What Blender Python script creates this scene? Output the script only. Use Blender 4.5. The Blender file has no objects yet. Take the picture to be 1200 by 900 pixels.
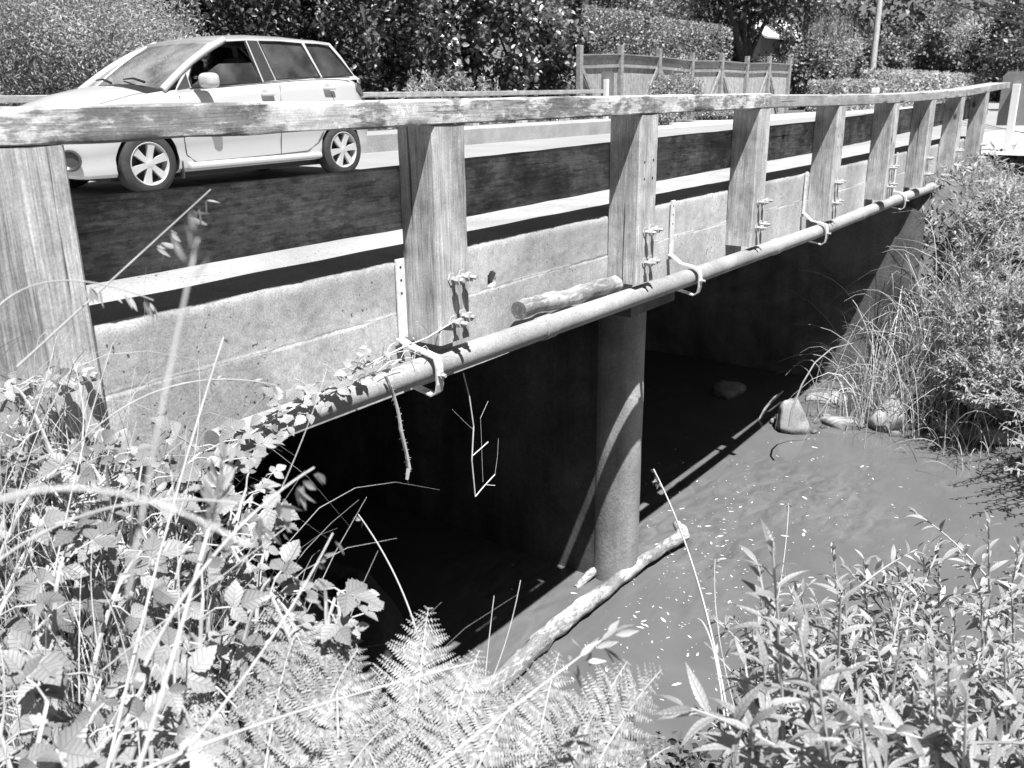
import bpy, bmesh, math, random
import numpy as np
from mathutils import Vector, Matrix, noise as mnoise
from mathutils.geometry import tessellate_polygon

random.seed(7)
RNG = np.random.default_rng(11)
PI = math.pi
scene = bpy.context.scene
COL = scene.collection

# ------------------------------------------------------------------ camera model (x along the bridge, y across it, z up)
CAM = np.array([0.0, -2.4, 0.98])
_f = 1051.0
_dn = np.array([40.0, 3250.0, _f]); _dn /= np.linalg.norm(_dn)
_bx = np.array([820.0, -350.0, _f]); _bx -= _dn * (_bx @ _dn); _bx /= np.linalg.norm(_bx)
_up = -_dn
_yy = np.cross(_up, _bx)
ROT = np.array([_bx, _yy, _up])


def ray(x, y):
    return ROT @ np.array([x - 600.0, y - 450.0, _f])          # unit forward depth = 1 / _f


def at_y(x, y, Y):
    d = ray(x, y); return CAM + d * (Y - CAM[1]) / d[1]


def at_z(x, y, Z):
    d = ray(x, y); return CAM + d * (Z - CAM[2]) / d[2]


def at_d(x, y, depth):
    return CAM + ray(x, y) * depth / _f


WATER = -2.5
ROAD = 0.07
SUN = np.array([0.55, 1.0, -2.70])

# ------------------------------------------------------------------ object helpers
def link(o):
    COL.objects.link(o); return o


def meta(o, label=None, cat=None, group=None, kind=None):
    if label: o['label'] = label
    if cat: o['category'] = cat
    if group: o['group'] = group
    if kind: o['kind'] = kind
    return o


def empty(name, loc, label, cat, group=None, rz=0.0):
    o = bpy.data.objects.new(name, None)
    o.empty_display_size = 0.1
    o.location = loc; o.rotation_euler = (0, 0, rz)
    link(o)
    return meta(o, label, cat, group)


def org(parent):
    if parent is None: return np.zeros(3)
    p = np.array(parent.location[:])
    if parent.parent is not None: p = p + org(parent.parent)
    return p


class MB:
    """collects shapes in world coordinates and links them as one mesh object"""
    def __init__(s):
        s.v = []; s.f = []; s.m = []

    def add(s, vs, fs, mi=0):
        b = len(s.v)
        s.v.extend([tuple(map(float, p)) for p in vs])
        s.f.extend([tuple(b + i for i in f) for f in fs])
        s.m.extend([mi] * len(fs))
        return s

    def box(s, c, size, R=None, mi=0):
        hx, hy, hz = [q / 2 for q in size]
        vs = np.array([(x, y, z) for x in (-hx, hx) for y in (-hy, hy) for z in (-hz, hz)])
        if R is not None: vs = vs @ np.array(R).T
        vs = vs + np.array(c)
        return s.add(vs, [(0, 1, 3, 2), (4, 6, 7, 5), (0, 4, 5, 1), (2, 3, 7, 6), (0, 2, 6, 4), (1, 5, 7, 3)], mi)

    def beam(s, a, b, w, h, side=(0, 1, 0), mi=0):
        a = np.array(a, float); b = np.array(b, float)
        d = b - a; L = np.linalg.norm(d); d /= L
        sd = np.array(side, float); sd -= d * (sd @ d); sd /= np.linalg.norm(sd)
        u = np.cross(d, sd)
        R = np.array([d, sd, u]).T
        return s.box((a + b) / 2, (L, w, h), R, mi)

    def tube(s, pts, rad, n=8, cap=True, mi=0, jit=0.0):
        pts = np.array(pts, float)
        if np.isscalar(rad): rad = [rad] * len(pts)
        t = np.gradient(pts, axis=0)
        t /= np.maximum(np.linalg.norm(t, axis=1, keepdims=True), 1e-9)
        ref = np.array([0, 0, 1.0]) if abs(t[0][2]) < 0.9 else np.array([1.0, 0, 0])
        rings = []
        for p, d, r in zip(pts, t, rad):
            a = np.cross(d, ref); a /= max(np.linalg.norm(a), 1e-9)
            b = np.cross(d, a)
            ref = -np.cross(d, a) if False else ref
            ring = []
            for k in range(n):
                th = 2 * PI * k / n
                rr = r * (1 + (jit * (mnoise.noise(Vector((p[0] * 9 + math.cos(th), p[1] * 9 + math.sin(th), p[2] * 9 + k)))) if jit else 0))
                ring.append(p + (a * math.cos(th) + b * math.sin(th)) * rr)
            rings.append(ring)
        vs = [q for r in rings for q in r]
        fs = []
        for i in range(len(pts) - 1):
            for k in range(n):
                k2 = (k + 1) % n
                fs.append((i * n + k, i * n + k2, (i + 1) * n + k2, (i + 1) * n + k))
        if cap:
            fs.append(tuple(range(n))[::-1]); fs.append(tuple((len(pts) - 1) * n + k for k in range(n)))
        return s.add(vs, fs, mi)

    def lathe(s, c, axis, prof, n=24, mi=0, closed=False):
        """prof: (along axis, radius)"""
        c = np.array(c, float); ax = np.array(axis, float); ax /= np.linalg.norm(ax)
        ref = np.array([0, 0, 1.0]) if abs(ax[2]) < 0.9 else np.array([1.0, 0, 0])
        a = np.cross(ax, ref); a /= np.linalg.norm(a); b = np.cross(ax, a)
        vs = []; fs = []
        for (h, r) in prof:
            for k in range(n):
                th = 2 * PI * k / n
                vs.append(c + ax * h + (a * math.cos(th) + b * math.sin(th)) * r)
        m = len(prof)
        for i in range(m if closed else m - 1):
            j = (i + 1) % m
            for k in range(n):
                k2 = (k + 1) % n
                fs.append((i * n + k, i * n + k2, j * n + k2, j * n + k))
        return s.add(vs, fs, mi)

    def prism(s, poly, fn0, fn1, mi=0):
        """poly in 2-d, fn0/fn1 map a 2-d point to the two faces"""
        n = len(poly)
        vs = [fn0(*p) for p in poly] + [fn1(*p) for p in poly]
        fs = [tuple(range(n))[::-1], tuple(range(n, 2 * n))]
        for i in range(n):
            j = (i + 1) % n
            fs.append((i, j, n + j, n + i))
        return s.add(vs, fs, mi)

    def build(s, name, mats, parent=None, smooth=None, bevel=0.0, origin=None, fix=True):
        o0 = org(parent) if parent is not None else (np.array(origin, float) if origin is not None else np.zeros(3))
        me = bpy.data.meshes.new(name)
        me.from_pydata([tuple(np.array(p) - o0) for p in s.v], [], s.f)
        if not isinstance(mats, (list, tuple)): mats = [mats]
        for m in mats: me.materials.append(m)
        if len(mats) > 1: me.polygons.foreach_set('material_index', s.m)
        if fix or bevel:
            bm = bmesh.new(); bm.from_mesh(me)
            if bevel:
                bmesh.ops.remove_doubles(bm, verts=bm.verts, dist=1e-5)
                bmesh.ops.recalc_face_normals(bm, faces=bm.faces)
                es = [e for e in bm.edges if len(e.link_faces) == 2 and e.calc_face_angle(0) > 0.6]
                bmesh.ops.bevel(bm, geom=es, offset=bevel, segments=2, affect='EDGES', profile=0.6)
            else:
                bmesh.ops.recalc_face_normals(bm, faces=bm.faces)
            bm.to_mesh(me); bm.free()
        if smooth is not None:
            me.polygons.foreach_set('use_smooth', [True] * len(me.polygons))
            me.set_sharp_from_angle(angle=math.radians(smooth))
        me.update()
        o = bpy.data.objects.new(name, me); link(o)
        if parent is not None: o.parent = parent
        elif origin is not None: o.location = tuple(origin)
        return o


class LB:
    """numpy builder for masses of leaves that share templates (quads only)"""
    def __init__(s):
        s.V = []; s.F = []; s.n = 0; s.U = []

    def put(s, tmpl, pos, R, scl):
        tv, tf = tmpl
        pos = np.atleast_2d(pos); m = len(pos)
        scl = np.broadcast_to(np.asarray(scl, float), (m,) if np.ndim(scl) < 2 else np.shape(scl))
        tvs = tv[None] * (scl[:, None, None] if scl.ndim == 1 else scl[:, None, :])
        v = np.einsum('mij,mkj->mki', R, tvs) + pos[:, None, :]
        k = len(tv)
        f = tf[None] + (np.arange(m) * k)[:, None, None] + s.n
        s.V.append(v.reshape(-1, 3)); s.F.append(f.reshape(-1, 4)); s.n += m * k
        s.U.append(np.tile(tv[:, :2], (m, 1)))

    def build(s, name, mat, parent=None, smooth=True, origin=None):
        V = np.concatenate(s.V); F = np.concatenate(s.F)
        o0 = org(parent) if parent is not None else (np.array(origin, float) if origin is not None else np.zeros(3))
        V = V - o0
        me = bpy.data.meshes.new(name)
        me.vertices.add(len(V)); me.vertices.foreach_set('co', V.astype(np.float32).ravel())
        me.loops.add(F.size); me.loops.foreach_set('vertex_index', F.astype(np.int32).ravel())
        me.polygons.add(len(F)); me.polygons.foreach_set('loop_start', np.arange(0, F.size, 4, dtype=np.int32))
        me.polygons.foreach_set('use_smooth', np.full(len(F), smooth))
        me.materials.append(mat)
        U = np.concatenate(s.U) if s.U else np.zeros((0, 2))
        if len(U) == len(V):
            at = me.attributes.new('leaf_uv', 'FLOAT2', 'POINT'); at.data.foreach_set('vector', U.astype(np.float32).ravel())
        me.update(calc_edges=True)
        o = bpy.data.objects.new(name, me); link(o)
        if parent is not None: o.parent = parent
        elif origin is not None: o.location = tuple(origin)
        return o


def leaf_t(ws, fold=0.25, curl=-0.15, serr=0.0):
    """leaf template: along +y, face normal +z; ws = half widths from base to tip"""
    n = len(ws); vs = []
    for i, w in enumerate(ws):
        t = i / (n - 1)
        if serr and 0 < i < n - 1: w *= 1 + (serr if i % 2 else -serr)
        z = curl * t * t
        vs += [(-w, t, z + fold * w), (0, t, z), (w, t, z + fold * w)]
    fs = []
    for i in range(n - 1):
        a = i * 3
        fs += [(a, a + 1, a + 4, a + 3), (a + 1, a + 2, a + 5, a + 4)]
    return np.array(vs, float), np.array(fs)


T_OVATE = leaf_t([.02, .17, .25, .33, .36, .39, .37, .36, .30, .27, .19, .14, .07, .004], .34, -.22, .075)
T_LANCE = leaf_t([.012, .07, .115, .13, .125, .10, .06, .004], .35, -.34)
T_LANCE3 = leaf_t([.015, .13, .11, .004], .3, -.25)
T_BROAD3 = leaf_t([.03, .30, .26, .01], .25, -.15)
T_SEED = leaf_t([.02, .13, .15, .08, .01], .5, .05)
T_TUFT = leaf_t([.03, .2, .01], .3, -.1)


def unit(a):
    return a / np.maximum(np.linalg.norm(a, axis=-1, keepdims=True), 1e-9)


def frames(d, nrm):
    """rotation matrices with column y = d and column z close to nrm"""
    d = unit(np.atleast_2d(d)); nrm = np.broadcast_to(np.atleast_2d(nrm), d.shape)
    x = unit(np.cross(d, nrm) + 1e-6)
    z = np.cross(x, d)
    return np.stack([x, d, z], axis=-1)


def rand_dirs(n):
    return unit(RNG.normal(size=(n, 3)))


def bez(p0, p1, p2, n):
    t = np.linspace(0, 1, n)[:, None]
    return (1 - t) ** 2 * np.array(p0) + 2 * t * (1 - t) * np.array(p1) + t * t * np.array(p2)


# ------------------------------------------------------------------ materials
def g(v): return (v, v, v, 1.0)


class NT:
    def __init__(s, name):
        s.m = bpy.data.materials.new(name); s.m.use_nodes = True
        s.t = s.m.node_tree; s.t.nodes.clear()
        s.out = s.t.nodes.new('ShaderNodeOutputMaterial')

    def n(s, typ, **kw):
        nd = s.t.nodes.new(typ)
        for k, v in kw.items():
            if hasattr(nd, k) and k not in ('Scale',): setattr(nd, k, v)
        return nd

    def l(s, a, b): s.t.links.new(a, b)

    def coords(s, scale=(1, 1, 1), rnd=True, kind='Object'):
        tc = s.n('ShaderNodeTexCoord')
        mp = s.n('ShaderNodeMapping'); mp.inputs['Scale'].default_value = scale
        if rnd:
            oi = s.n('ShaderNodeObjectInfo')
            ml = s.n('ShaderNodeMath', operation='MULTIPLY'); ml.inputs[1].default_value = 37.0
            s.l(oi.outputs['Random'], ml.inputs[0])
            va = s.n('ShaderNodeVectorMath', operation='ADD')
            s.l(tc.outputs[kind], va.inputs[0]); s.l(ml.outputs[0], va.inputs[1])
            s.l(va.outputs[0], mp.inputs['Vector'])
        else:
            s.l(tc.outputs[kind], mp.inputs['Vector'])
        return mp.outputs[0]

    def noise(s, vec, scale, detail=6, rough=0.6, dist=0.0):
        nd = s.n('ShaderNodeTexNoise')
        nd.inputs['Scale'].default_value = scale; nd.inputs['Detail'].default_value = detail
        nd.inputs['Roughness'].default_value = rough; nd.inputs['Distortion'].default_value = dist
        s.l(vec, nd.inputs['Vector']); return nd.outputs['Fac']

    def ramp(s, fac, stops):
        r = s.n('ShaderNodeValToRGB')
        e = r.color_ramp.elements
        e[0].position, e[0].color = stops[0][0], g(stops[0][1])
        e[1].position, e[1].color = stops[-1][0], g(stops[-1][1])
        for p, v in stops[1:-1]:
            q = e.new(p); q.color = g(v)
        s.l(fac, r.inputs[0]); return r.outputs[0]

    def mix(s, fac, a, b, mode='MIX'):
        m = s.n('ShaderNodeMix', data_type='RGBA', blend_type=mode)
        if isinstance(fac, float): m.inputs[0].default_value = fac
        else: s.l(fac, m.inputs[0])
        for q, i in ((a, 6), (b, 7)):
            if isinstance(q, float): m.inputs[i].default_value = g(q)
            else: s.l(q, m.inputs[i])
        return m.outputs[2]

    def bump(s, h, strength, dist=0.01, prev=None):
        b = s.n('ShaderNodeBump'); b.inputs['Strength'].default_value = strength
        b.inputs['Distance'].default_value = dist
        s.l(h, b.inputs['Height'])
        if prev is not None: s.l(prev, b.inputs['Normal'])
        return b.outputs[0]

    def pbsdf(s, col, rough=0.8, nrm=None, metal=0.0, spec=0.5, **kw):
        p = s.n('ShaderNodeBsdfPrincipled')
        if isinstance(col, float): p.inputs['Base Color'].default_value = g(col)
        else: s.l(col, p.inputs['Base Color'])
        if isinstance(rough, float): p.inputs['Roughness'].default_value = rough
        else: s.l(rough, p.inputs['Roughness'])
        p.inputs['Metallic'].default_value = metal
        p.inputs['Specular IOR Level'].default_value = spec
        for k, v in kw.items(): p.inputs[k].default_value = v
        if nrm is not None: s.l(nrm, p.inputs['Normal'])
        return p.outputs[0]

    def done(s, sh):
        s.l(sh, s.out.inputs['Surface']); return s.m


def m_plain(name, col, rough=0.5, metal=0.0, spec=0.5, nz=0.15, scale=18.0, **kw):
    t = NT(name); v = t.coords()
    f = t.noise(v, scale)
    c = t.ramp(f, [(.3, col * (1 - nz)), (.7, min(1, col * (1 + nz)))])
    return t.done(t.pbsdf(c, rough, None, metal, spec, **kw))


def m_wood(name, lo, hi, axis, fine=70.0, rot=0.0, lichen=0.0, knots=True, dark=0.0, contrast=.22, peel=0.0, along=.035):
    t = NT(name)
    st = [fine, fine, fine]; st[axis] = fine * along
    v = t.coords(tuple(st)); v2 = t.coords((1, 1, 1))
    st3 = [9, 9, 9]; st3[axis] = .8
    v3 = t.coords(tuple(st3))
    if rot:
        for nd in t.t.nodes:
            if nd.type == 'MAPPING': nd.vector_type = 'TEXTURE'; nd.inputs['Rotation'].default_value = (0, 0, rot); nd.inputs['Scale'].default_value = [1 / q for q in nd.inputs['Scale'].default_value]
    grain = t.noise(v, 1.0, 8, .65, .6)
    broad = t.noise(v3, 1.0, 5, .6, .4)
    mx = t.mix(.38, t.ramp(grain, [(.5 - contrast, 0.), (.5 + contrast, 1.)]), t.ramp(broad, [(.3, 0.), (.7, 1.)]))
    col = t.ramp(mx, [(.12, lo), (.88, hi)])
    # drying cracks
    st4 = [38, 38, 38]; st4[axis] = .9
    cr = t.noise(t.coords(tuple(st4)), 1.0, 3, .5, .3)
    crk = t.ramp(cr, [(.29, 0.3), (.33, 1.)])
    col = t.mix(1.0, col, crk, 'MULTIPLY')
    if knots:
        vo = t.n('ShaderNodeTexVoronoi'); vo.inputs['Scale'].default_value = 4.2
        s2 = [1, 1, 1]; s2[axis] = .55
        t.l(t.coords(tuple(s2)), vo.inputs['Vector'])
        kn = t.ramp(vo.outputs['Distance'], [(.05, .25), (.12, 1.)])
        col = t.mix(1.0, col, kn, 'MULTIPLY')
    if dark:
        bl = t.ramp(t.noise(v2, 3.2, 6, .6), [(.42, 1.), (.68, 1 - dark)])
        col = t.mix(1.0, col, bl, 'MULTIPLY')
    if lichen:
        ln = t.noise(v2, 17.0, 6, .6, .2); ln2 = t.noise(v2, 2.1, 2)
        mk = t.ramp(ln, [(.64 - lichen * .05, 0.), (.67 - lichen * .05, 1.)])
        mk2 = t.ramp(ln2, [(.42, 0.), (.55, 1.)])
        mk = t.mix(1.0, mk, mk2, 'MULTIPLY')
        col = t.mix(mk, col, .80)
    if peel:
        sp_ = [46, 46, 46]; sp_[axis] = 13
        pa = t.noise(t.coords(tuple(sp_)), 1.0, 7, .7, .3); pb = t.noise(v2, 2.4, 4, .6, .6)
        pm = t.mix(.55, pa, pb)
        pk = t.ramp(pm, [(.475, 1.), (.50, 1 - peel * .5), (.535, 1 - peel)])
        col = t.mix(1.0, col, pk, 'MULTIPLY')
    mot = t.ramp(t.noise(v2, 8.0, 6, .65), [(.35, .74), (.62, 1.12)])
    spk = t.ramp(t.noise(v2, 130.0, 3, .6), [(.35, .84), (.65, 1.10)])
    col = t.mix(1.0, t.mix(1.0, col, mot, 'MULTIPLY'), spk, 'MULTIPLY')
    h = t.mix(.5, grain, crk)
    nrm = t.bump(h, .55, .004)
    return t.done(t.pbsdf(col, .85, nrm, 0, .2))


def m_concrete(name, lo, hi, pits=True, stain=.35, line=None, rough=.9, streak=0.0, bump=.5, wet=False):
    t = NT(name); v = t.coords((1, 1, 1), rnd=False)
    a = t.noise(v, 2.3, 8, .65, .3); b = t.noise(v, 34.0, 5, .7)
    mx = t.mix(.4, t.ramp(a, [(.3, 0.), (.72, 1.)]), t.ramp(b, [(.25, 0.), (.75, 1.)]))
    col = t.ramp(mx, [(.1, lo), (.9, hi)])
    st = t.ramp(t.noise(v, .9, 5, .6, 1.0), [(.40, 1 - stain), (.58, 1.)])
    col = t.mix(1.0, col, st, 'MULTIPLY')
    spk = t.ramp(t.noise(v, 150.0, 3, .6), [(.36, .72), (.62, 1.10)])
    col = t.mix(1.0, col, spk, 'MULTIPLY')
    hh = b
    if streak:
        vs = t.coords((5, 5, .35), rnd=False)
        sk = t.ramp(t.noise(vs, 1.0, 6, .6), [(.35, 1 - streak), (.6, 1.)])
        col = t.mix(1.0, col, sk, 'MULTIPLY')
    if pits:
        pn = t.noise(v, 48.0, 3, .5, .2); msk = t.noise(v, 4.0, 4, .6)
        pr = t.n('ShaderNodeMath', operation='MULTIPLY_ADD')
        t.l(msk, pr.inputs[0]); pr.inputs[1].default_value = -.35; t.l(pn, pr.inputs[2])
        pt = t.ramp(pr.outputs[0], [(.10, .25), (.14, 1.)])
        col = t.mix(1.0, col, pt, 'MULTIPLY')
        hh = t.mix(.6, b, pt)
    if line:
        sp = t.n('ShaderNodeSeparateXYZ'); t.l(v, sp.inputs[0])
        wob = t.noise(v, 6.0, 4)
        for z in line:
            ad = t.n('ShaderNodeMath', operation='MULTIPLY_ADD'); t.l(wob, ad.inputs[0]); ad.inputs[1].default_value = .03
            t.l(sp.outputs[2], ad.inputs[2])
            sb = t.n('ShaderNodeMath', operation='SUBTRACT'); t.l(ad.outputs[0], sb.inputs[0]); sb.inputs[1].default_value = z + .015
            ab = t.n('ShaderNodeMath', operation='ABSOLUTE'); t.l(sb.outputs[0], ab.inputs[0])
            bk = t.noise(v, 3.3, 3)
            ml = t.n('ShaderNodeMath', operation='MULTIPLY_ADD'); t.l(bk, ml.inputs[0]); ml.inputs[1].default_value = .012; t.l(ab.outputs[0], ml.inputs[2])
            lm = t.ramp(ml.outputs[0], [(.0058, .35), (.0095, 1.)])
            col = t.mix(1.0, col, lm, 'MULTIPLY')
            hh = t.mix(.5, hh, lm)
    if wet:                                                  # stones are wet and dark just above the water
        ge = t.n('ShaderNodeNewGeometry'); sz = t.n('ShaderNodeSeparateXYZ'); t.l(ge.outputs['Position'], sz.inputs[0])
        wz = t.n('ShaderNodeMath', operation='MULTIPLY_ADD'); t.l(t.noise(v, 9., 4), wz.inputs[0]); wz.inputs[1].default_value = -.07; t.l(sz.outputs[2], wz.inputs[2])
        mr = t.n('ShaderNodeMapRange'); t.l(wz.outputs[0], mr.inputs[0])
        mr.inputs[1].default_value = WATER - .015; mr.inputs[2].default_value = WATER + .03; mr.inputs[3].default_value = .32; mr.inputs[4].default_value = 1.
        col = t.mix(1.0, col, mr.outputs[0], 'MULTIPLY')
    nrm = t.bump(hh, bump, .006)
    return t.done(t.pbsdf(col, rough, nrm, 0, .25))


def m_leaf(name, lo, hi, transl=.35, rough=.42, spec=.45, veins=0.0, vf=34.0, clump=(.78, 1.1)):
    t = NT(name)
    ge = t.n('ShaderNodeNewGeometry')
    v = t.coords((1, 1, 1))
    nz = t.noise(v, 1.3, 3)
    r = t.ramp(ge.outputs['Random Per Island'], [(0., lo), (.7, (lo + hi) * .5), (1., hi)])
    nn = t.ramp(nz, [(.36, clump[0]), (.64, clump[1])])
    col = t.mix(1.0, r, nn, 'MULTIPLY')
    nrm = None
    if veins:
        at = t.n('ShaderNodeAttribute'); at.attribute_name = 'leaf_uv'
        sp = t.n('ShaderNodeSeparateXYZ'); t.l(at.outputs['Vector'], sp.inputs[0])
        ab = t.n('ShaderNodeMath', operation='ABSOLUTE'); t.l(sp.outputs[0], ab.inputs[0])
        rib = t.ramp(ab.outputs[0], [(.006, 1.), (.022, 0.)])
        q = t.n('ShaderNodeMath', operation='MULTIPLY_ADD'); t.l(ab.outputs[0], q.inputs[0]); q.inputs[1].default_value = -.9; t.l(sp.outputs[1], q.inputs[2])
        q2 = t.n('ShaderNodeMath', operation='MULTIPLY'); t.l(q.outputs[0], q2.inputs[0]); q2.inputs[1].default_value = vf
        sn = t.n('ShaderNodeMath', operation='SINE'); t.l(q2.outputs[0], sn.inputs[0])
        sv = t.ramp(sn.outputs[0], [(.55, 0.), (1.0, 1.)])
        mxv = t.mix(.6, sv, rib, 'LIGHTEN') if False else t.mix(1.0, sv, rib, 'LIGHTEN')
        col = t.mix(1.0, col, t.ramp(mxv, [(0., 1.), (1., 1. - veins)]), 'MULTIPLY')
        nrm = t.bump(mxv, .5, .002)
    p = t.pbsdf(col, rough, nrm, 0, spec)
    tr = t.n('ShaderNodeBsdfTranslucent'); t.l(col, tr.inputs['Color'])
    mx = t.n('ShaderNodeMixShader'); mx.inputs[0].default_value = transl
    t.l(p, mx.inputs[1]); t.l(tr.outputs[0], mx.inputs[2])
    return t.done(mx.outputs[0])


M = {}
M['post_wood'] = m_wood('post_wood', .25, .76, 2, 140, contrast=.18, dark=.25)
M['rail_old'] = m_wood('bleached_rail_wood', .34, .86, 0, 150, lichen=.8, knots=False, dark=.2, contrast=.2, peel=.62)
M['rail_new'] = m_wood('grey_rail_wood', .24, .50, 0, 150, contrast=.18, knots=False)
M['board_wood'] = m_wood('guard_board_wood', .20, .78, 0, 70, dark=.5, contrast=.22, peel=.45, along=.06)
M['fence_wood'] = m_wood('fence_wood', .28, .50, 2, 40, knots=False)
M['fence_rail_wood'] = m_wood('fence_rail_wood', .20, .40, 0, 40, knots=False)
M['concrete'] = m_concrete('fascia_concrete', .36, .74, line=[.1], stain=.25, streak=.18)
M['kerb_concrete'] = m_concrete('kerb_concrete', .30, .46, pits=True, stain=.2)
M['pier_concrete_shade'] = m_concrete('pier_concrete_shade', .08, .22, pits=False, stain=.4, streak=.4)  # pier wall darkened, shade under the deck put into the colour
M['column_concrete_lit'] = m_concrete('column_concrete_lit', .30, .58, pits=False, stain=.35, streak=.35, bump=.8)  # paler copy for the pier nose, sunlight on it put into the colour
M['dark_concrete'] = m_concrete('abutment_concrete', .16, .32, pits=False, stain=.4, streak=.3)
M['pipe'] = m_concrete('pipe_coating', .28, .48, pits=False, stain=.3, rough=.55, bump=.12)
M['steel'] = m_plain('galvanised_steel', .42, .45, .0, .6, .3, 40)
M['hanger_steel'] = m_plain('pale_hanger_steel', .68, .5, .0, .5, .2, 30)
M['rust'] = m_plain('weathered_steel', .34, .7, .0, .4, .4, 60)
M['tyre'] = m_plain('tyre_rubber', .045, .75, 0, .3, .2)
M['paint'] = m_plain('silver_white_car_paint', .50, .28, 0.0, .6, .02, 3, **{'Coat Weight': .6, 'Coat Roughness': .06})
M['black'] = m_plain('black_plastic', .02, .5, 0, .4)
M['dark_trim'] = m_plain('dark_trim', .05, .35, 0, .5)
M['rim'] = m_plain('alloy_rim', .46, .35, .0, .6, .05)
M['seat'] = m_plain('seat_fabric', .06, .9, 0, .2, .3)
M['lamp'] = m_plain('lamp_lens', .12, .15, 0, .6, .1)
M['lamp_clear'] = m_plain('clear_lamp_lens', .5, .12, 0, .6, .1)
M['seam'] = m_plain('panel_gap', .03, .7)
M['bark'] = m_wood('bark', .05, .16, 2, 30, knots=False)
M['bark_pale'] = m_wood('pale_bark', .10, .24, 2, 30, knots=False)
M['pole_wood'] = m_wood('pole_wood', .42, .66, 2, 30, knots=False)
M['log_wood'] = m_wood('log_wood', .26, .72, 0, 45, knots=False, dark=.3, peel=.5)
M['drift_wood'] = m_wood('driftwood', .30, .66, 0, 60, rot=.42, knots=False, dark=.2, peel=.55)
M['stem'] = m_plain('green_stem', .40, .6, 0, .3, .3)
M['straw'] = m_plain('dry_straw', .44, .7, 0, .2, .2)
M['twig'] = m_plain('dry_twig', .55, .8, 0, .2, .25)
M['wire'] = m_plain('cable', .04, .6)
M['rock'] = m_concrete('river_rock', .26, .66, stain=.5, bump=1.0, wet=True)
M['rock_shaded'] = m_concrete('bank_rock', .05, .16, stain=.5, bump=1.0)  # darker copy of the rock, shade of the bank put into its colour
M['sign_metal'] = m_plain('marker_panel_aluminium', .22, .5, .0, .5, .12)
M['white_paint'] = m_plain('white_paint', .78, .6, 0, .3, .05)
M['roof'] = m_plain('pale_roof_shingle', .5, .85, 0, .2, .12, 9)
M['house_wall'] = m_plain('house_wall', .3, .85, 0, .2, .1)
M['debris'] = m_plain('pale_flecks', .62, .7, 0, .2, .3)
M['bramble'] = m_leaf('bramble_leaf', .20, .50, .25, veins=.2)
M['vine'] = m_leaf('vine_leaf', .30, .52, .25, veins=.25)
M['willow'] = m_leaf('willow_leaf', .28, .66, .34, veins=.18, vf=60)
M['fern'] = m_leaf('fern_leaf', .24, .44, .22)
M['grass'] = m_leaf('dry_grass_blade', .26, .58, .2, .6, .2)
M['reed'] = m_leaf('reed_blade', .34, .72, .2, .5, .35)
M['litter'] = m_leaf('leaf_litter', .04, .24, .15, .7, .2)
M['bright_leaf'] = m_leaf('glossy_broad_leaf', .07, .50, .2, .32, .7, clump=(.3, 1.3))
M['dark_leaf'] = m_leaf('dark_tree_leaf', .03, .16, .2, .4, .5, clump=(.35, 1.5))
M['pale_leaf'] = m_leaf('pale_shrub_leaf', .36, .66, .42, .5, .4, clump=(.6, 1.15))
M['mid_leaf'] = m_leaf('mid_tree_leaf', .14, .42, .3, .45, .4, clump=(.4, 1.3))
M['hedge_leaf'] = m_leaf('hedge_leaf', .22, .50, .28, .4, .5)


def m_ground():
    t = NT('bank_soil'); v = t.coords((1, 1, 1), rnd=False)
    a = t.noise(v, 1.1, 8, .65); b = t.noise(v, 26., 6, .7)
    c = t.ramp(t.mix(.5, a, b), [(.35, .045), (.62, .17)])
    ge = t.n('ShaderNodeNewGeometry'); sp = t.n('ShaderNodeSeparateXYZ'); t.l(ge.outputs['Position'], sp.inputs[0])
    mr = t.n('ShaderNodeMapRange'); t.l(sp.outputs[2], mr.inputs[0])
    mr.inputs[1].default_value = WATER - .02; mr.inputs[2].default_value = WATER + .35; mr.inputs[3].default_value = .45; mr.inputs[4].default_value = 1.
    c = t.mix(1.0, c, mr.outputs[0], 'MULTIPLY')      # the mud by the water is wet and dark
    return t.done(t.pbsdf(c, .95, t.bump(b, .8, .02), 0, .2))


def m_gravel(name, lo, hi, sc=60.):
    t = NT(name); v = t.coords((1, 1, 1), rnd=False)
    a = t.noise(v, .8, 6, .6); b = t.noise(v, sc, 5, .7)
    c = t.ramp(t.mix(.55, a, b), [(.3, lo), (.7, hi)])
    return t.done(t.pbsdf(c, .9, t.bump(b, .4, .01), 0, .25))


def m_water():
    t = NT('murky_creek_water'); v = t.coords((1, 1, 1), rnd=False)
    a = t.noise(v, 1.2, 6, .6, 1.2)
    v2 = t.coords((1.6, 4.0, 1), rnd=False)
    b = t.noise(v2, 2.2, 7, .65, .8)
    patch = t.ramp(t.noise(v, .55, 3), [(.45, 0.), (.62, 1.)])
    c0 = t.ramp(a, [(.3, .100), (.7, .126)])
    c1 = t.ramp(b, [(.35, .088), (.78, .19)])
    c = t.mix(patch, c0, c1)
    w = t.noise(v, 3.0, 3, .5); w2 = t.noise(v, 26.0, 2, .5)
    nr = t.bump(w2, .012, .01, t.bump(w, .014, .02))
    return t.done(t.pbsdf(c, .10, nr, 0, .35, IOR=1.33))


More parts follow.
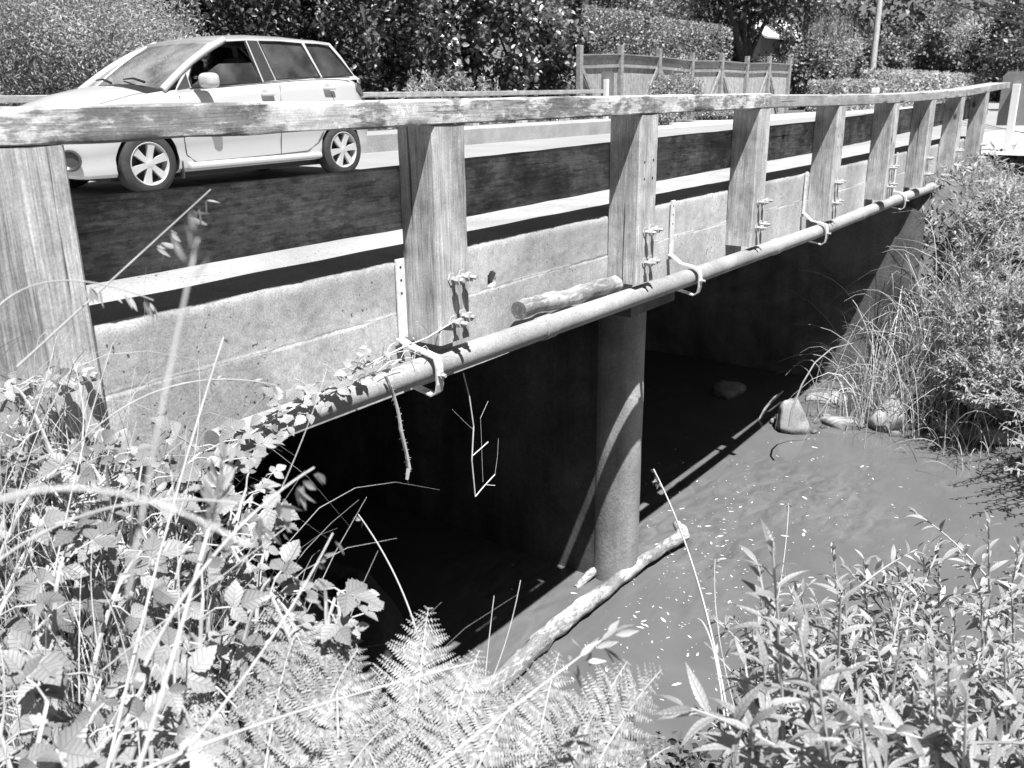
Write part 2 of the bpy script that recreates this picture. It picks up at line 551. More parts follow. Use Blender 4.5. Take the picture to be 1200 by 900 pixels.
def m_glass(name, tint, rough=.02, mixf=.18, dust_sheen=.10):
    t = NT(name)
    tr = t.n('ShaderNodeBsdfTransparent'); tr.inputs[0].default_value = g(tint)
    gl = t.n('ShaderNodeBsdfGlossy'); gl.inputs['Roughness'].default_value = rough; gl.inputs[0].default_value = g(.9)
    fr = t.n('ShaderNodeFresnel'); fr.inputs[0].default_value = 1.6
    ad = t.n('ShaderNodeMath', operation='ADD'); ad.inputs[1].default_value = mixf; t.l(fr.outputs[0], ad.inputs[0])
    df = t.n('ShaderNodeBsdfDiffuse'); df.inputs[0].default_value = g(.5)       # dusty film, thickened to put reflected sky into the colour
    v = t.coords((1, 1, 1)); dn = t.ramp(t.noise(v, 2.4, 5, .6), [(.35, dust_sheen * .4), (.65, dust_sheen * 1.6)])
    m0 = t.n('ShaderNodeMixShader'); t.l(dn, m0.inputs[0])
    t.l(tr.outputs[0], m0.inputs[1]); t.l(df.outputs[0], m0.inputs[2])
    mx = t.n('ShaderNodeMixShader'); t.l(ad.outputs[0], mx.inputs[0])
    t.l(m0.outputs[0], mx.inputs[1]); t.l(gl.outputs[0], mx.inputs[2])
    return t.done(mx.outputs[0])


M['ground'] = m_ground()
M['road'] = m_gravel('sun_bleached_asphalt', .22, .33)
M['shoulder'] = m_gravel('pale_gravel', .26, .55, 40.)
M['water'] = m_water()
M['glass'] = m_glass('car_glass', .93, .02, .03, .14)
M['glass_screen'] = m_glass('windscreen_glass', .8, .05, .22, .42)
M['glass_dark'] = m_glass('tinted_car_glass', .4, .02, .03, .10)

# ================================================================== SETTING
SHORE = np.array([(2.2, 12), (2.2, 3), (2.4, 1.6), (2.9, .7), (3.3, 0), (3.7, -.7), (4.2, -1.5), (5, -2.15), (6.2, -2.6),
                  (7.8, -3.4), (9, -7), (9.5, -12), (13, -12), (12, -6), (11.2, -3.2), (10.4, -1.9), (9.9, -1.0), (10.0, -.1),
                  (10.5, .5), (10.95, 1.0), (10.95, 12)], float)


def shore_dist(P):
    """signed distance to the water's edge, positive on land"""
    P = np.atleast_2d(P)[:, :2]
    A = SHORE; B = np.roll(SHORE, -1, 0)
    best = np.full(len(P), 1e9); inside = np.zeros(len(P), bool)
    for a, b in zip(A, B):
        ab = b - a; t = np.clip(((P - a) @ ab) / (ab @ ab), 0, 1)
        best = np.minimum(best, np.linalg.norm(P - (a + t[:, None] * ab), axis=1))
        c = ((a[1] > P[:, 1]) != (b[1] > P[:, 1]))
        with np.errstate(divide='ignore', invalid='ignore'):
            xi = (b[0] - a[0]) * (P[:, 1] - a[1]) / (b[1] - a[1]) + a[0]
        inside ^= c & (P[:, 0] < xi)
    return np.where(inside, -best, best)


def sstep(a, b, x):
    t = np.clip((x - a) / (b - a), 0, 1); return t * t * (3 - 2 * t)


def ground_h(P):
    P = np.atleast_2d(np.asarray(P, float)); x, y = P[:, 0], P[:, 1]
    d = shore_dist(P)
    h = np.where(d > 0, WATER + 2.05 * (1 - np.exp(-np.maximum(d, 0) / 2.2)), WATER + np.maximum(d, -1) * .55)
    # road embankment beside the two approaches
    e = 0.02 - 0.5 * np.clip(.2 - y, 0, 9)
    w = np.maximum(sstep(2.1, 1.0, x), sstep(10.6, 12.2, x))
    h = np.where(d > 0, np.maximum(h, h * (1 - w) + np.maximum(h, e) * w), h)
    # level ground under the road and beyond it
    lv = ((y > .2) & ((x < -.1) | (x > 11.3))) | (y > 9.7)
    far = np.where(y > 9.7, sstep(9.7, 10.4, y), 1.0)
    h = np.where(lv & ((x < -.1) | (x > 11.3) | (y > 12.5)), .02, h)
    h = np.where((y > 9.7) & (x >= .2) & (x <= 11.05) & (y <= 12.5), np.maximum(h, -2.4 + 2.42 * sstep(9.7, 12.5, y)), h)
    h = np.where((x > 16) & (y < .2), np.maximum(h, e), h)
    h = np.where(y < -9, np.maximum(h, -1.0 - .0 * y), h)
    h = np.where((y > .35) & (y < 9.6) & (x > 10.2) & (x <= 11.3), np.minimum(h, WATER - .05), h)
    return h


def axis(a, b, st, far):
    core = np.arange(a, b + 1e-6, st)
    out = [b + st]
    while out[-1] < far: out.append(out[-1] + (out[-1] - b) * .6 + st)
    lo = [a - st]
    while lo[-1] > -far: lo.append(lo[-1] - (a - lo[-1]) * .6 - st)
    return np.concatenate([np.array(lo[::-1]), core, np.array(out)])


def make_ground():
    xs = axis(-5, 16, .13, 600); ys = axis(-9, 13.5, .13, 600)
    X, Y = np.meshgrid(xs, ys, indexing='ij')
    P = np.stack([X.ravel(), Y.ravel()], 1)
    Z = ground_h(P)
    for i, (x, y) in enumerate(P):
        if -6 < x < 17 and -10 < y < 14:
            Z[i] += .06 * mnoise.noise(Vector((x * 1.7, y * 1.7, 0))) + .025 * mnoise.noise(Vector((x * 6, y * 6, 3)))
            if -.3 < y < 10 and (x < -.1 or x > 11.3): Z[i] = min(Z[i], .0)
    V = np.column_stack([P, Z])
    ny = len(ys)
    ii, jj = np.meshgrid(np.arange(len(xs) - 1), np.arange(ny - 1), indexing='ij')
    a = (ii * ny + jj).ravel()
    F = np.stack([a, a + ny, a + ny + 1, a + 1], 1)
    b = LB(); b.V.append(V); b.F.append(F); b.n = len(V)
    return b.build('ground', M['ground'])


meta(make_ground(), kind='structure')
meta(MB().add([(-3, -16, WATER), (16, -16, WATER), (16, 13, WATER), (-3, 13, WATER)], [(0, 1, 2, 3)]).build('creek_water', M['water'], fix=False), kind='structure')
meta(MB().add([(-120, .9, ROAD), (140, .9, ROAD), (140, 8.75, ROAD), (-120, 8.75, ROAD)], [(0, 1, 2, 3)]).build('road', M['road'], fix=False), kind='structure')
mb = MB()
mb.add([(19.4, 8.7, ROAD + .004), (140, 8.7, ROAD + .004), (140, 11.6, ROAD + .004), (19.4, 11.6, ROAD + .004)], [(0, 1, 2, 3)])
mb.add([(14.9, -1.4, ROAD - .02), (140, -2.4, ROAD - .02), (140, 1.4, ROAD + .004), (14.9, 1.3, ROAD + .004)], [(0, 1, 2, 3)])
meta(mb.build('gravel_shoulder', M['shoulder'], fix=False), kind='structure')

# ------------------------------------------------------------------ bridge
bridge = empty('bridge', (5.3, 4.8, 0), 'concrete road bridge over the creek carried on a round-nosed pier', 'bridge')
FY = .19
FZ0, FZ1 = -.25, .325


def make_deck():
    xs = np.concatenate([np.arange(-3, 1.2, .04), np.arange(1.2, 3.22, .014), np.arange(3.22, 3.43, .006), np.arange(3.43, 7.5, .014), np.arange(7.5, 14.6, .03)])
    zs = np.concatenate([np.arange(FZ0, .085, .02), np.arange(.085, .2, .0075), np.arange(.2, FZ1 - .02, .016), [FZ1 - .014, FZ1 - .005, FZ1]])
    prof = []
    nz = len(zs)
    rows = []
    for x in xs:
        row = []
        edge = .010 * mnoise.noise(Vector((x * 9, 1, 0))) + .009 * mnoise.noise(Vector((x * 31, 2, 0)))
        chip = max(0, mnoise.noise(Vector((x * 3.1, 7, 0))) - .25) * .05
        for k, z in enumerate(zs):
            y = FY + .003 * mnoise.noise(Vector((x * 5, z * 5, 0))) + .0015 * mnoise.noise(Vector((x * 30, z * 30, 5)))
            top = max(0, (z - (FZ1 - .03)) / .03)
            y += top * top * (.008 + chip * .4)
            zz = z - top * max(0, -edge + chip * .3)
            # the board line left by the formwork
            y += (.004 if z > .1 + .006 * mnoise.noise(Vector((x * 2, 0, 9))) else 0)
            # the drain hole
            e = math.hypot((x - 3.325) / .034, (z - .143) / .036) + .32 * mnoise.noise(Vector((x * 45, z * 45, 1)))
            if z < .13 and abs(x - 3.33 + .02 * math.sin(z * 20)) < .035: y -= .005 * max(0, mnoise.noise(Vector((x * 90, z * 90, 4)))) * min(1, (.13 - z) * 20)
            if e < 1: y += .13 * min(1, (1 - e) * 3.2)
            row.append((x, y, zz))
        rows.append(row)
    mb = MB()
    V = [p for r in rows for p in r]
    F = []
    for i in range(len(xs) - 1):
        for k in range(nz - 1):
            F.append((i * nz + k, (i + 1) * nz + k, (i + 1) * nz + k + 1, i * nz + k + 1))
    mb.add(V, F)
    # kerb top and inner face, one strip of quads shared along the length
    n0 = len(mb.v)
    V = []
    ky = [.205, .26, .5, .75, .93, .95, .955]
    kz = [FZ1 - .001, FZ1, FZ1, FZ1 + .002, FZ1, FZ1 - .02, .02]
    for i, x in enumerate(xs):
        V.append((rows[i][-1][0], rows[i][-1][1], rows[i][-1][2]))
        for y, z in zip(ky, kz):
            V.append((x, y, z + .004 * mnoise.noise(Vector((x * 3, y * 3, 2)))))
    m = len(ky) + 1
    F = [(i * m + k, (i + 1) * m + k, (i + 1) * m + k + 1, i * m + k + 1) for i in range(len(xs) - 1) for k in range(m - 1)]
    mb.add(V, F, 1)
    return mb.build('deck_edge', [M['concrete'], M['kerb_concrete']], bridge, smooth=40, fix=False)


make_deck()
PX, PY, PR = 5.32, .62, .175
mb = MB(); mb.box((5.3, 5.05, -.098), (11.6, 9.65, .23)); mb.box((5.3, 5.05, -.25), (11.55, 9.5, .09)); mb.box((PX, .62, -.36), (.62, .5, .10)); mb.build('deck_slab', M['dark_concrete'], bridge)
mb = MB(); mb.prism([(8.75, -.1), (8.75, .35), (8.78, .385), (9.75, .385), (9.75, -.1)], lambda y, z: (-30, y, z), lambda y, z: (19.3, y, z))
mb.build('kerb', M['kerb_concrete'], bridge)

# pier: a wall with a round nose toward the camera
PX, PY, PR = 5.32, .62, .175
mb = MB()
mb.lathe((PX, PY, 0), (0, 0, 1), [(z, PR + .004 * mnoise.noise(Vector((z * 3, 0, 0)))) for z in np.arange(-2.85, -.27, .06)], 40)
mb.build('pier_nose', M['column_concrete_lit'], bridge, smooth=50)
mb = MB(); mb.box((PX, PY + 4.0, -1.57), (.30, 7.9, 2.56)); mb.build('pier_wall', M['pier_concrete_shade'], bridge, bevel=.01)
# abutments
mb = MB()
nY, nZ = 50, 40
V = []; F = []
for i in range(nY + 1):
    for k in range(nZ + 1):
        y = -.06 + (9.6 * i / nY); z = -2.9 + 2.63 * k / nZ
        if y < .2: z = -2.9 + (2.63 - max(0, (.2 - y)) * .35) * k / nZ
        V.append((11.0 + .02 * mnoise.noise(Vector((y * 3, z * 3, 0))), y, z))
for i in range(nY):
    for k in range(nZ):
        a = i * (nZ + 1) + k
        F.append((a, a + 1, a + nZ + 2, a + nZ + 1))
mb.add(V, F)
mb.box((11.25, 4.9, -1.57), (.4, 9.3, 2.6))
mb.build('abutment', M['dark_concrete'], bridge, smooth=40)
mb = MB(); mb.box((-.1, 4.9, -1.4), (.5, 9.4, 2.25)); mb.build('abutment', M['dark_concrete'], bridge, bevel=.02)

# ------------------------------------------------------------------ near railing
POST_R = [1.262, 2.923, 4.595, 6.232, 7.905, 9.585, 11.08, 12.60, 14.13]
RAILZ = [(-3, .868), (6.2, .868), (7.9, .856), (9.5, .853), (11.0, .864), (12.5, .882), (14.1, .93), (15.3, .969)]
def rz(x): return float(np.interp(x, [a for a, _ in RAILZ], [b for _, b in RAILZ]))


rail = empty('bridge_railing', (6, .1, 0), 'weathered timber railing with square posts on the near side of the bridge', 'railing')


def nut_bolt(mb, x, z, y0=0.0, L=.072):
    mb.lathe((x, y0, z), (0, -1, 0), [(0, .001), (0, .028), (.005, .028), (.005, .0105), (.03, .0105), (.03, .021), (.05, .021), (.05, .0095), (L, .0095), (L, .001)], 6)
    return mb


for i, xr in enumerate(POST_R):
    w = .2 if i else .24
    top = rz(xr - .1) - .002
    zb = (-.02, -.02, -.05)[i] if i < 3 else -.065 + random.uniform(-.012, .012)
    mb = MB()
    # a post in slices so its edges can be worn a little
    V = []; F = []
    n = 14
    ring = [(-w / 2, 0), (-w / 2 + .012, -.0), (w / 2 - .012, -.0), (w / 2, 0), (w / 2, .189), (-w / 2, .189)]
    ring = [(-w / 2, .010), (-w / 2 + .010, 0), (w * .1, .001), (w / 2 - .010, 0), (w / 2, .010), (w / 2, .188), (-w / 2, .188)]
    m = len(ring)
    for k in range(n + 1):
        z = zb + (top - zb) * k / n
        for q, (x, y) in enumerate(ring):
            jx = .0022 * mnoise.noise(Vector((xr * 3 + q * 5, z * 6, 0))); jy = .002 * mnoise.noise(Vector((xr * 3 + q * 5, z * 6, 9)))
            V.append((xr - w / 2 + x + jx, y + jy, z))
    for k in range(n):
        for q in range(m):
            q2 = (q + 1) % m
            F.append((k * m + q, k * m + q2, (k + 1) * m + q2, (k + 1) * m + q))
    F.append(tuple(range(m))); F.append(tuple(n * m + q for q in range(m)))
    mb.add(V, F)
    post = mb.build('post', M['post_wood'], rail, smooth=30, origin=None)
    for (dx, z) in ((-.115, .245), (-.048, .252), (-.118, .07), (-.05, .078)):
        b = nut_bolt(MB(), xr + dx + random.uniform(-.004, .004), z + random.uniform(-.008, .008), .001, .072 + random.uniform(-.008, .012))
        b.build('bolt', M['steel'], post)
    if i in (2, 4):       # nail heads
        for (dx, z) in ((-.15, .62), (-.05, .625), (-.15, .53), (-.055, .53)):
            MB().lathe((xr + dx, .0005, z), (0, -1, 0), [(0, .007), (.002, .006), (.003, .001)], 8).build('nail', M['black'], post)


def plank(name, x0, x1, y0, y1, zf, h, matl, parent, step=.05, rough=.004, round_=.007, joint=None):
    xs = np.linspace(x0, x1, max(2, int((x1 - x0) / step)))
    ring = [(y0 + round_, 0), (y0, round_), (y0, h * .35), (y0, h * .7), (y0, h - round_), (y0 + round_, h), ((y0 + y1) / 2, h), (y1 - round_, h), (y1, h - round_), (y1, round_), (y1 - round_, 0)]
    m = len(ring); V = []; F = []
    for x in xs:
        for q, (y, z) in enumerate(ring):
            nx = rough * mnoise.noise(Vector((x * 4, q * 3.3 + y0 * 50, x0)))
            nz = rough * mnoise.noise(Vector((x * 4, q * 3.3 + y0 * 50, x0 + 9)))
            chip = max(0, mnoise.noise(Vector((x * 7, q * .9, 3 + x0))) - .38) * rough * 5
            V.append((x, y + nx + (chip if y == y0 or q in (0, 5) else 0), zf(x) + z + nz + (chip if q in (0, 1) else (-chip if q in (4, 5) else 0))))
    for i in range(len(xs) - 1):
        for q in range(m):
            q2 = (q + 1) % m
            F.append((i * m + q, i * m + q2, (i + 1) * m + q2, (i + 1) * m + q))
    F.append(tuple(range(m))); F.append(tuple((len(xs) - 1) * m + q for q in range(m)))
    return MB().add(V, F).build(name, matl, parent, smooth=35)


plank('top_rail', -3, 6.205, -.004, .25, rz, .096, M['rail_old'], rail, .03, .0045)
meta(rail.children[-1] if False else bpy.data.objects['top_rail'], label='bleached top rail blotched with pale lichen')
for a, b in ((6.21, 9.55), (9.555, 12.58), (12.585, 15.62)):
    plank('top_rail', a, b, -.002, .24, rz, .088, M['rail_new'], rail, .06, .002)
def bz(x): return float(np.interp(x, [1, 2.8, 4.4, 6, 8, 11.7, 15], [.452, .452, .466, .472, .480, .54, .60]))
for a, b in ((-3, 2.82), (2.825, 6.13), (6.135, 9.48), (9.485, 12.5), (12.505, 15.3)):
    plank('guard_board', a, b, .192, .245, bz, .252, M['board_wood'], rail, .06, .003)

# object markers: panel on a post at each railing end
def marker(name, x, y, zt, zb, w, label):
    t = empty(name, (x, y, zb), label, 'marker post')
    mb = MB(); mb.box((x, y, (zt + zb) / 2 - .09), (.10, .10, zt - zb - .18)); mb.build('post', M['white_paint'], t, bevel=.006)
    pl = [(-w / 2, 0), (w / 2, 0), (w / 2, .72), (w / 2 - .06, .78), (-w / 2 + .06, .78), (-w / 2, .72)]
    a = math.radians(0)
    mb = MB(); mb.prism(pl, lambda u, v: (x + .055, y + u, zt - .78 + v), lambda u, v: (x + .060, y + u, zt - .78 + v))
    mb.build('panel', M['sign_metal'], t)
    return t


marker('marker_post', 15.85, -.06, 1.215, .0, .42, 'pale marker panel on a white post at the far right end of the railing')
marker('marker_post', 19.7, 9.35, 1.47, .0, .36, 'marker panel on a narrow post at the end of the railing across the road')

# ------------------------------------------------------------------ railing on the far side
rail2 = empty('bridge_railing', (8, 9.4, 0), 'timber railing with plain posts along the far side of the road', 'railing')
def rz2(x): return float(np.interp(x, [0, 6, 15, 20], [.945, .945, .95, .97]))
plank('top_rail', -14, 6.0, 9.25, 9.47, rz2, .09, M['rail_new'], rail2, .2, .003)
plank('top_rail', 6.01, 19.4, 9.25, 9.47, rz2, .09, M['rail_new'], rail2, .2, .003)
for x in np.arange(-12, 19.5, 1.66):
    mb = MB(); mb.box((x, 9.36, .42), (.19, .18, 1.04)); mb.build('post', M['post_wood'], rail2, bevel=.008)

# ------------------------------------------------------------------ pipe under the posts, hangers, log, dry vines
pipe = empty('utility_pipe', (5, .05, -.15), 'pale utility pipe slung along the bridge below the timber posts', 'pipe')
def pz(x): return float(np.interp(x, [1.2, 2.6, 5.3, 8.6, 14.6], [-.113, -.110, -.135, -.148, -.166]))
PIPR = .0535
def py_(x): return float(np.interp(x, [7.5, 10.2, 15], [.038, .115, .115]))
xs = np.arange(1.62, 15.4, .1)
MB().tube([(x, py_(x), pz(x)) for x in xs], PIPR, 28).build('pipe', M['pipe'], pipe, smooth=40)
for x in (3.55, 6.6, 8.9, 11.9):
    MB().tube([(x - .05, py_(x), pz(x)), (x - .045, py_(x), pz(x)), (x + .045, py_(x), pz(x)), (x + .05, py_(x), pz(x))], [PIPR + .001, PIPR + .006, PIPR + .006, PIPR + .001], 24).build('coupling', M['pipe'], pipe, smooth=40)
for hx in (2.66, 5.14, 7.57, 10.4):
    cz = pz(hx)
    mb = MB()
    mb.box((hx + .03, FY - .008, .165), (.052, .008, .34))
    hanger = mb.build('hanger', M['hanger_steel'], pipe, bevel=.0015)
    mb = MB()
    path = [(FY - .012, .0), (FY - .03, -.005), (.10, cz + PIPR + .03), (.03, cz + PIPR + .02), (-.023, cz + PIPR + .008), (-.035, cz + .02), (-.035, cz - .05), (-.027, cz - .085), (-.0, cz - .105), (.075, cz - .092), (.14, cz - .08)]
    P = np.array(path); P[2:, 0] += py_(hx) - .045
    # flat bar swept along the path
    V = []; F = []
    tg = np.gradient(P, axis=0); tg = tg / np.linalg.norm(tg, axis=1, keepdims=True)
    for (y, z), (ty, tz) in zip(P, tg):
        ny, nz = -tz, ty
        for dx in (-.021, .021):
            for s in (-.004, .004):
                V.append((hx + dx, y + ny * s, z + nz * s))
    for i in range(len(P) - 1):
        a = i * 4; b = a + 4
        F += [(a, a + 1, b + 1, b), (a + 1, a + 3, b + 3, b + 1), (a + 3, a + 2, b + 2, b + 3), (a + 2, a, b, b + 2)]
    F += [(0, 1, 3, 2), tuple(len(V) - 4 + q for q in (0, 2, 3, 1))]
    mb.add(V, F); mb.build('hook', M['hanger_steel'], hanger, bevel=0)
    mb = MB(); mb.lathe((hx, -.039 + py_(hx) - .045, cz - .01), (0, -1, 0), [(0, .001), (0, .016), (.012, .016), (.012, .008), (.03, .008), (.03, .001)], 6)
    mb.build('bolt', M['steel'], hanger, smooth=30)
    for z in (.30, .245, .19):
        MB().lathe((hx + .03, FY - .0115, z), (0, -1, 0), [(0, .006), (.001, .006), (.0015, .001)], 8).build('nail_hole', M['black'], hanger)

# cut log lying between the pipe and the bridge
a = at_y(608, 364, .10); b = at_y(722, 337, .12)
a[2] = max(a[2], pz(a[0]) + PIPR + .03); b[2] = max(b[2], pz(b[0]) + PIPR + .025)
n = 16; pts = [a + (b - a) * t + np.array([0, .006 * math.sin(t * 7), .006 * math.sin(t * 11)]) for t in np.linspace(0, 1, n)]
log = empty('cut_log', tuple((a + b) / 2), 'short pale cut log lying on the pipe against the bridge side', 'log')
MB().tube(pts, [.046 + .003 * math.sin(k * 1.7) for k in range(n)], 18, jit=.12).build('trunk', M['log_wood'], log, smooth=50)

# ------------------------------------------------------------------ things in and beside the water
def rock(c, size, seed, label, name='river_rock', mat='rock', group=None, flat=.7):
    bm = bmesh.new(); bmesh.ops.create_icosphere(bm, subdivisions=4, radius=1)
    for v in bm.verts:
        p = v.co.copy()
        k = 1 + .34 * mnoise.noise(p * 1.1 + Vector((seed * 7, 0, 0))) + .14 * mnoise.noise(p * 2.7 + Vector((seed, 5, 0))) + .04 * mnoise.noise(p * 8 + Vector((0, seed, 0)))
        # broken facets
        q = p * k
        for j in range(5):
            r = Vector((math.sin(seed * 3 + j * 2.1), math.cos(seed * 5 + j * 1.3), math.sin(seed + j * 4.2) * .8)).normalized()
            d = q.dot(r) - .72
            if d > 0: q -= r * d * .8
        v.co = Vector((q.x * size[0], q.y * size[1], q.z * size[2]))
    me = bpy.data.meshes.new(name); bm.to_mesh(me); bm.free()
    me.materials.append(M[mat]); me.polygons.foreach_set('use_smooth', [True] * len(me.polygons))
    me.set_sharp_from_angle(angle=math.radians(38))
    o = link(bpy.data.objects.new(name, me)); o.location = c; o.rotation_euler = (0, 0, seed)
    return meta(o, label, 'rock', group)


def on_water(px, py, dz=0): p = at_z(px, py, WATER); p[2] += dz; return tuple(p)


rock(on_water(927, 503, .04), (.19, .19, .33), 1.3, 'tall pointed pale rock at the edge of the bridge shadow')
rock(on_water(985, 496, -.03), (.26, .22, .13), 2.1, 'low flat pale rock just breaking the water by the reeds')
rock(on_water(1042, 498, .02), (.26, .24, .30), 3.4, 'round pale boulder at the foot of the reeds')
rock(on_water(978, 470, -.08), (.40, .36, .16), 4.2, 'broad grey rock at the foot of the lit abutment')
rock(on_water(1165, 512, .02), (.42, .3, .14), 5.7, 'long flat pale rock under the willow on the far bank')
rock(on_water(1110, 506, .0), (.2, .2, .12), 9.1, 'small half sunk rock between the boulder and the flat rock')
rock(on_water(852, 462, .03), (.22, .2, .12), 6.2, 'small rock lying deep in the shade under the bridge', mat='rock')
rock(on_water(425, 800, .12), (.5, .42, .5), 7.5, 'large rock coloured dark for the shade of the near bank', 'bank_rock', 'rock_shaded')
rock(on_water(330, 770, .30), (.55, .55, .5), 8.5, 'rock coloured dark for shade behind the ferns under the bridge', 'bank_rock', 'rock_shaded')

for k in range(26):
    px = random.choice([random.uniform(900, 1180), random.uniform(950, 1100)]); py = random.uniform(484, 512) + (px - 950) * .03
    q = at_z(px, py, WATER); sz = random.uniform(.03, .09)
    rock((q[0], q[1], WATER + random.uniform(-.3, .25) * sz), (sz * random.uniform(.8, 1.4), sz, sz * .8), 11.3 + k * .77, 'small wet stone at the waterline among the bigger rocks', 'river_stone', group='small stones at the far waterline')

# driftwood pole
pts = [at_z(x, y, WATER + z) for x, y, z in ((566, 816, .05), (588, 796, .05), (626, 758, .06), (658, 731, .07), (677, 714, .08), (709, 692, .07), (750, 660, .07), (782, 638, .08), (801, 627, .10), (793, 612, .16))]
_p = np.array(pts); _r = [.066, .064, .063, .060, .060, .052, .046, .044, .052, .03]
_t = np.linspace(0, 9, 46); pts2 = np.stack([np.interp(_t, range(10), _p[:, j]) for j in range(3)], 1)
pts2 = np.array([q + .018 * np.array([mnoise.noise(Vector((k * .35, 1, 0))), mnoise.noise(Vector((k * .35, 5, 0))), .6 * mnoise.noise(Vector((k * .35, 9, 0)))]) for k, q in enumerate(pts2)])
rad2 = np.interp(_t, range(10), _r) * np.array([1 + .16 * mnoise.noise(Vector((k * .5, 3, 7))) for k in range(46)])
dw = empty('driftwood_pole', tuple(pts[4]), 'long bare driftwood pole lying across the water in front of the pier', 'driftwood')
MB().tube(pts2, rad2, 20, jit=.2).build('trunk', M['drift_wood'], dw, smooth=60)
b = pts[-2]
MB().tube([b, b + np.array([-.03, .01, .04]), b + np.array([-.05, .02, .06])], [.035, .03, .02], 10, jit=.4).build('broken_stub', M['drift_wood'], dw, smooth=60)
p = at_z(696, 673, WATER + .01)
meta(MB().tube([p + np.array([-.22, .02, -.02]), p + np.array([-.08, .0, .03]), p + np.array([.06, -.02, .05]), p + np.array([.2, -.08, .02])], [.02, .034, .036, .022], 12, jit=.5).build('wood_stub', M['drift_wood'], origin=p, smooth=50),
     'short stub of wood against the foot of the pier nose', 'driftwood')
pts = [at_z(x, y, WATER + z) for x, y, z in ((890, 492, .0), (897, 478, .12), (908, 466, .2), (918, 458, .27))]
meta(MB().tube(pts, [.012, .018, .016, .008], 8, jit=.3).build('dead_branch', M['drift_wood'], origin=pts[0], smooth=50), 'thin dead branch leaning on the pointed rock in the shadow', 'branch')

# pale flecks drifting on the water
b = LB(); T_FLECK = (np.array([(-.55, 0, 0), (-.25, -.36, 0), (.2, -.30, 0), (.55, .05, 0), (.15, .33, 0), (-.3, .30, 0)]), np.array([(0, 1, 4, 5), (1, 2, 3, 4)]))
P = []
while len(P) < 620:
    if random.random() < .55: px, py = random.gauss(800, 75), random.gauss(670, 85)
    elif random.random() < .5: px, py = random.uniform(840, 1170), random.uniform(500, 650)
    else: px, py = random.uniform(640, 1000), random.uniform(560, 890)
    q = at_z(px, py, WATER + .004)
    if shore_dist(q[None])[0] < -.03: P.append(q)
P = np.array(P); a = RNG.uniform(0, 2 * PI, len(P))
R = np.stack([np.stack([np.cos(a), -np.sin(a), 0 * a], 1), np.stack([np.sin(a), np.cos(a), 0 * a], 1), np.stack([0 * a, 0 * a, 1 + 0 * a], 1)], 1)
b.put(T_FLECK, P, R, np.clip(RNG.lognormal(-4.5, .6, len(P)), .004, .045)[:, None] * np.array([1.5, .7, 1.]))
o = b.build('floating_flecks', M['debris'], origin=(6, 0, WATER)); meta(o, 'pale flecks and fallen petals drifting on the water', 'debris', kind='stuff')

# ================================================================== CAR
CX0, CY0 = 3.90, 5.80         # front bumper reference and near side plane
car = empty('parked_car', (CX0 + 2.4, CY0 + .84, ROAD), 'pale silver five-door family car parked on the bridge behind the railing', 'car')


def cw(x, y, z): return (CX0 + x, CY0 + .84 + y, ROAD + z)


def lerp(tab, x): return float(np.interp(x, [a for a, _ in tab], [b for _, b in tab]))


HW = [(.40, .40), (.44, .56), (.52, .68), (.66, .76), (.9, .815), (1.3, .84), (2, .848), (3.2, .848), (3.8, .835), (4.1, .80), (4.3, .74), (4.40, .64), (4.42, .56)]
BELT = [(.40, .60), (.46, .70), (.6, .785), (.9, .875), (1.2, .945), (1.5, .985), (1.8, .995), (2.6, 1.055), (3.4, 1.105), (4.0, 1.13), (4.12, 1.09), (4.22, .95), (4.36, .80), (4.42, .62)]
CEN = [(.40, .62), (.46, .70), (.55, .79), (.7, .885), (.9, .965), (1.2, 1.025), (1.5, 1.055), (1.7, 1.05), (2.2, 1.05), (4.0, 1.13), (4.12, 1.09), (4.22, .95), (4.36, .80), (4.42, .62)]
BOT = [(.40, .34), (.46, .22), (.6, .19), (1.5, .19), (3.4, .21), (4.1, .26), (4.35, .30), (4.42, .38)]


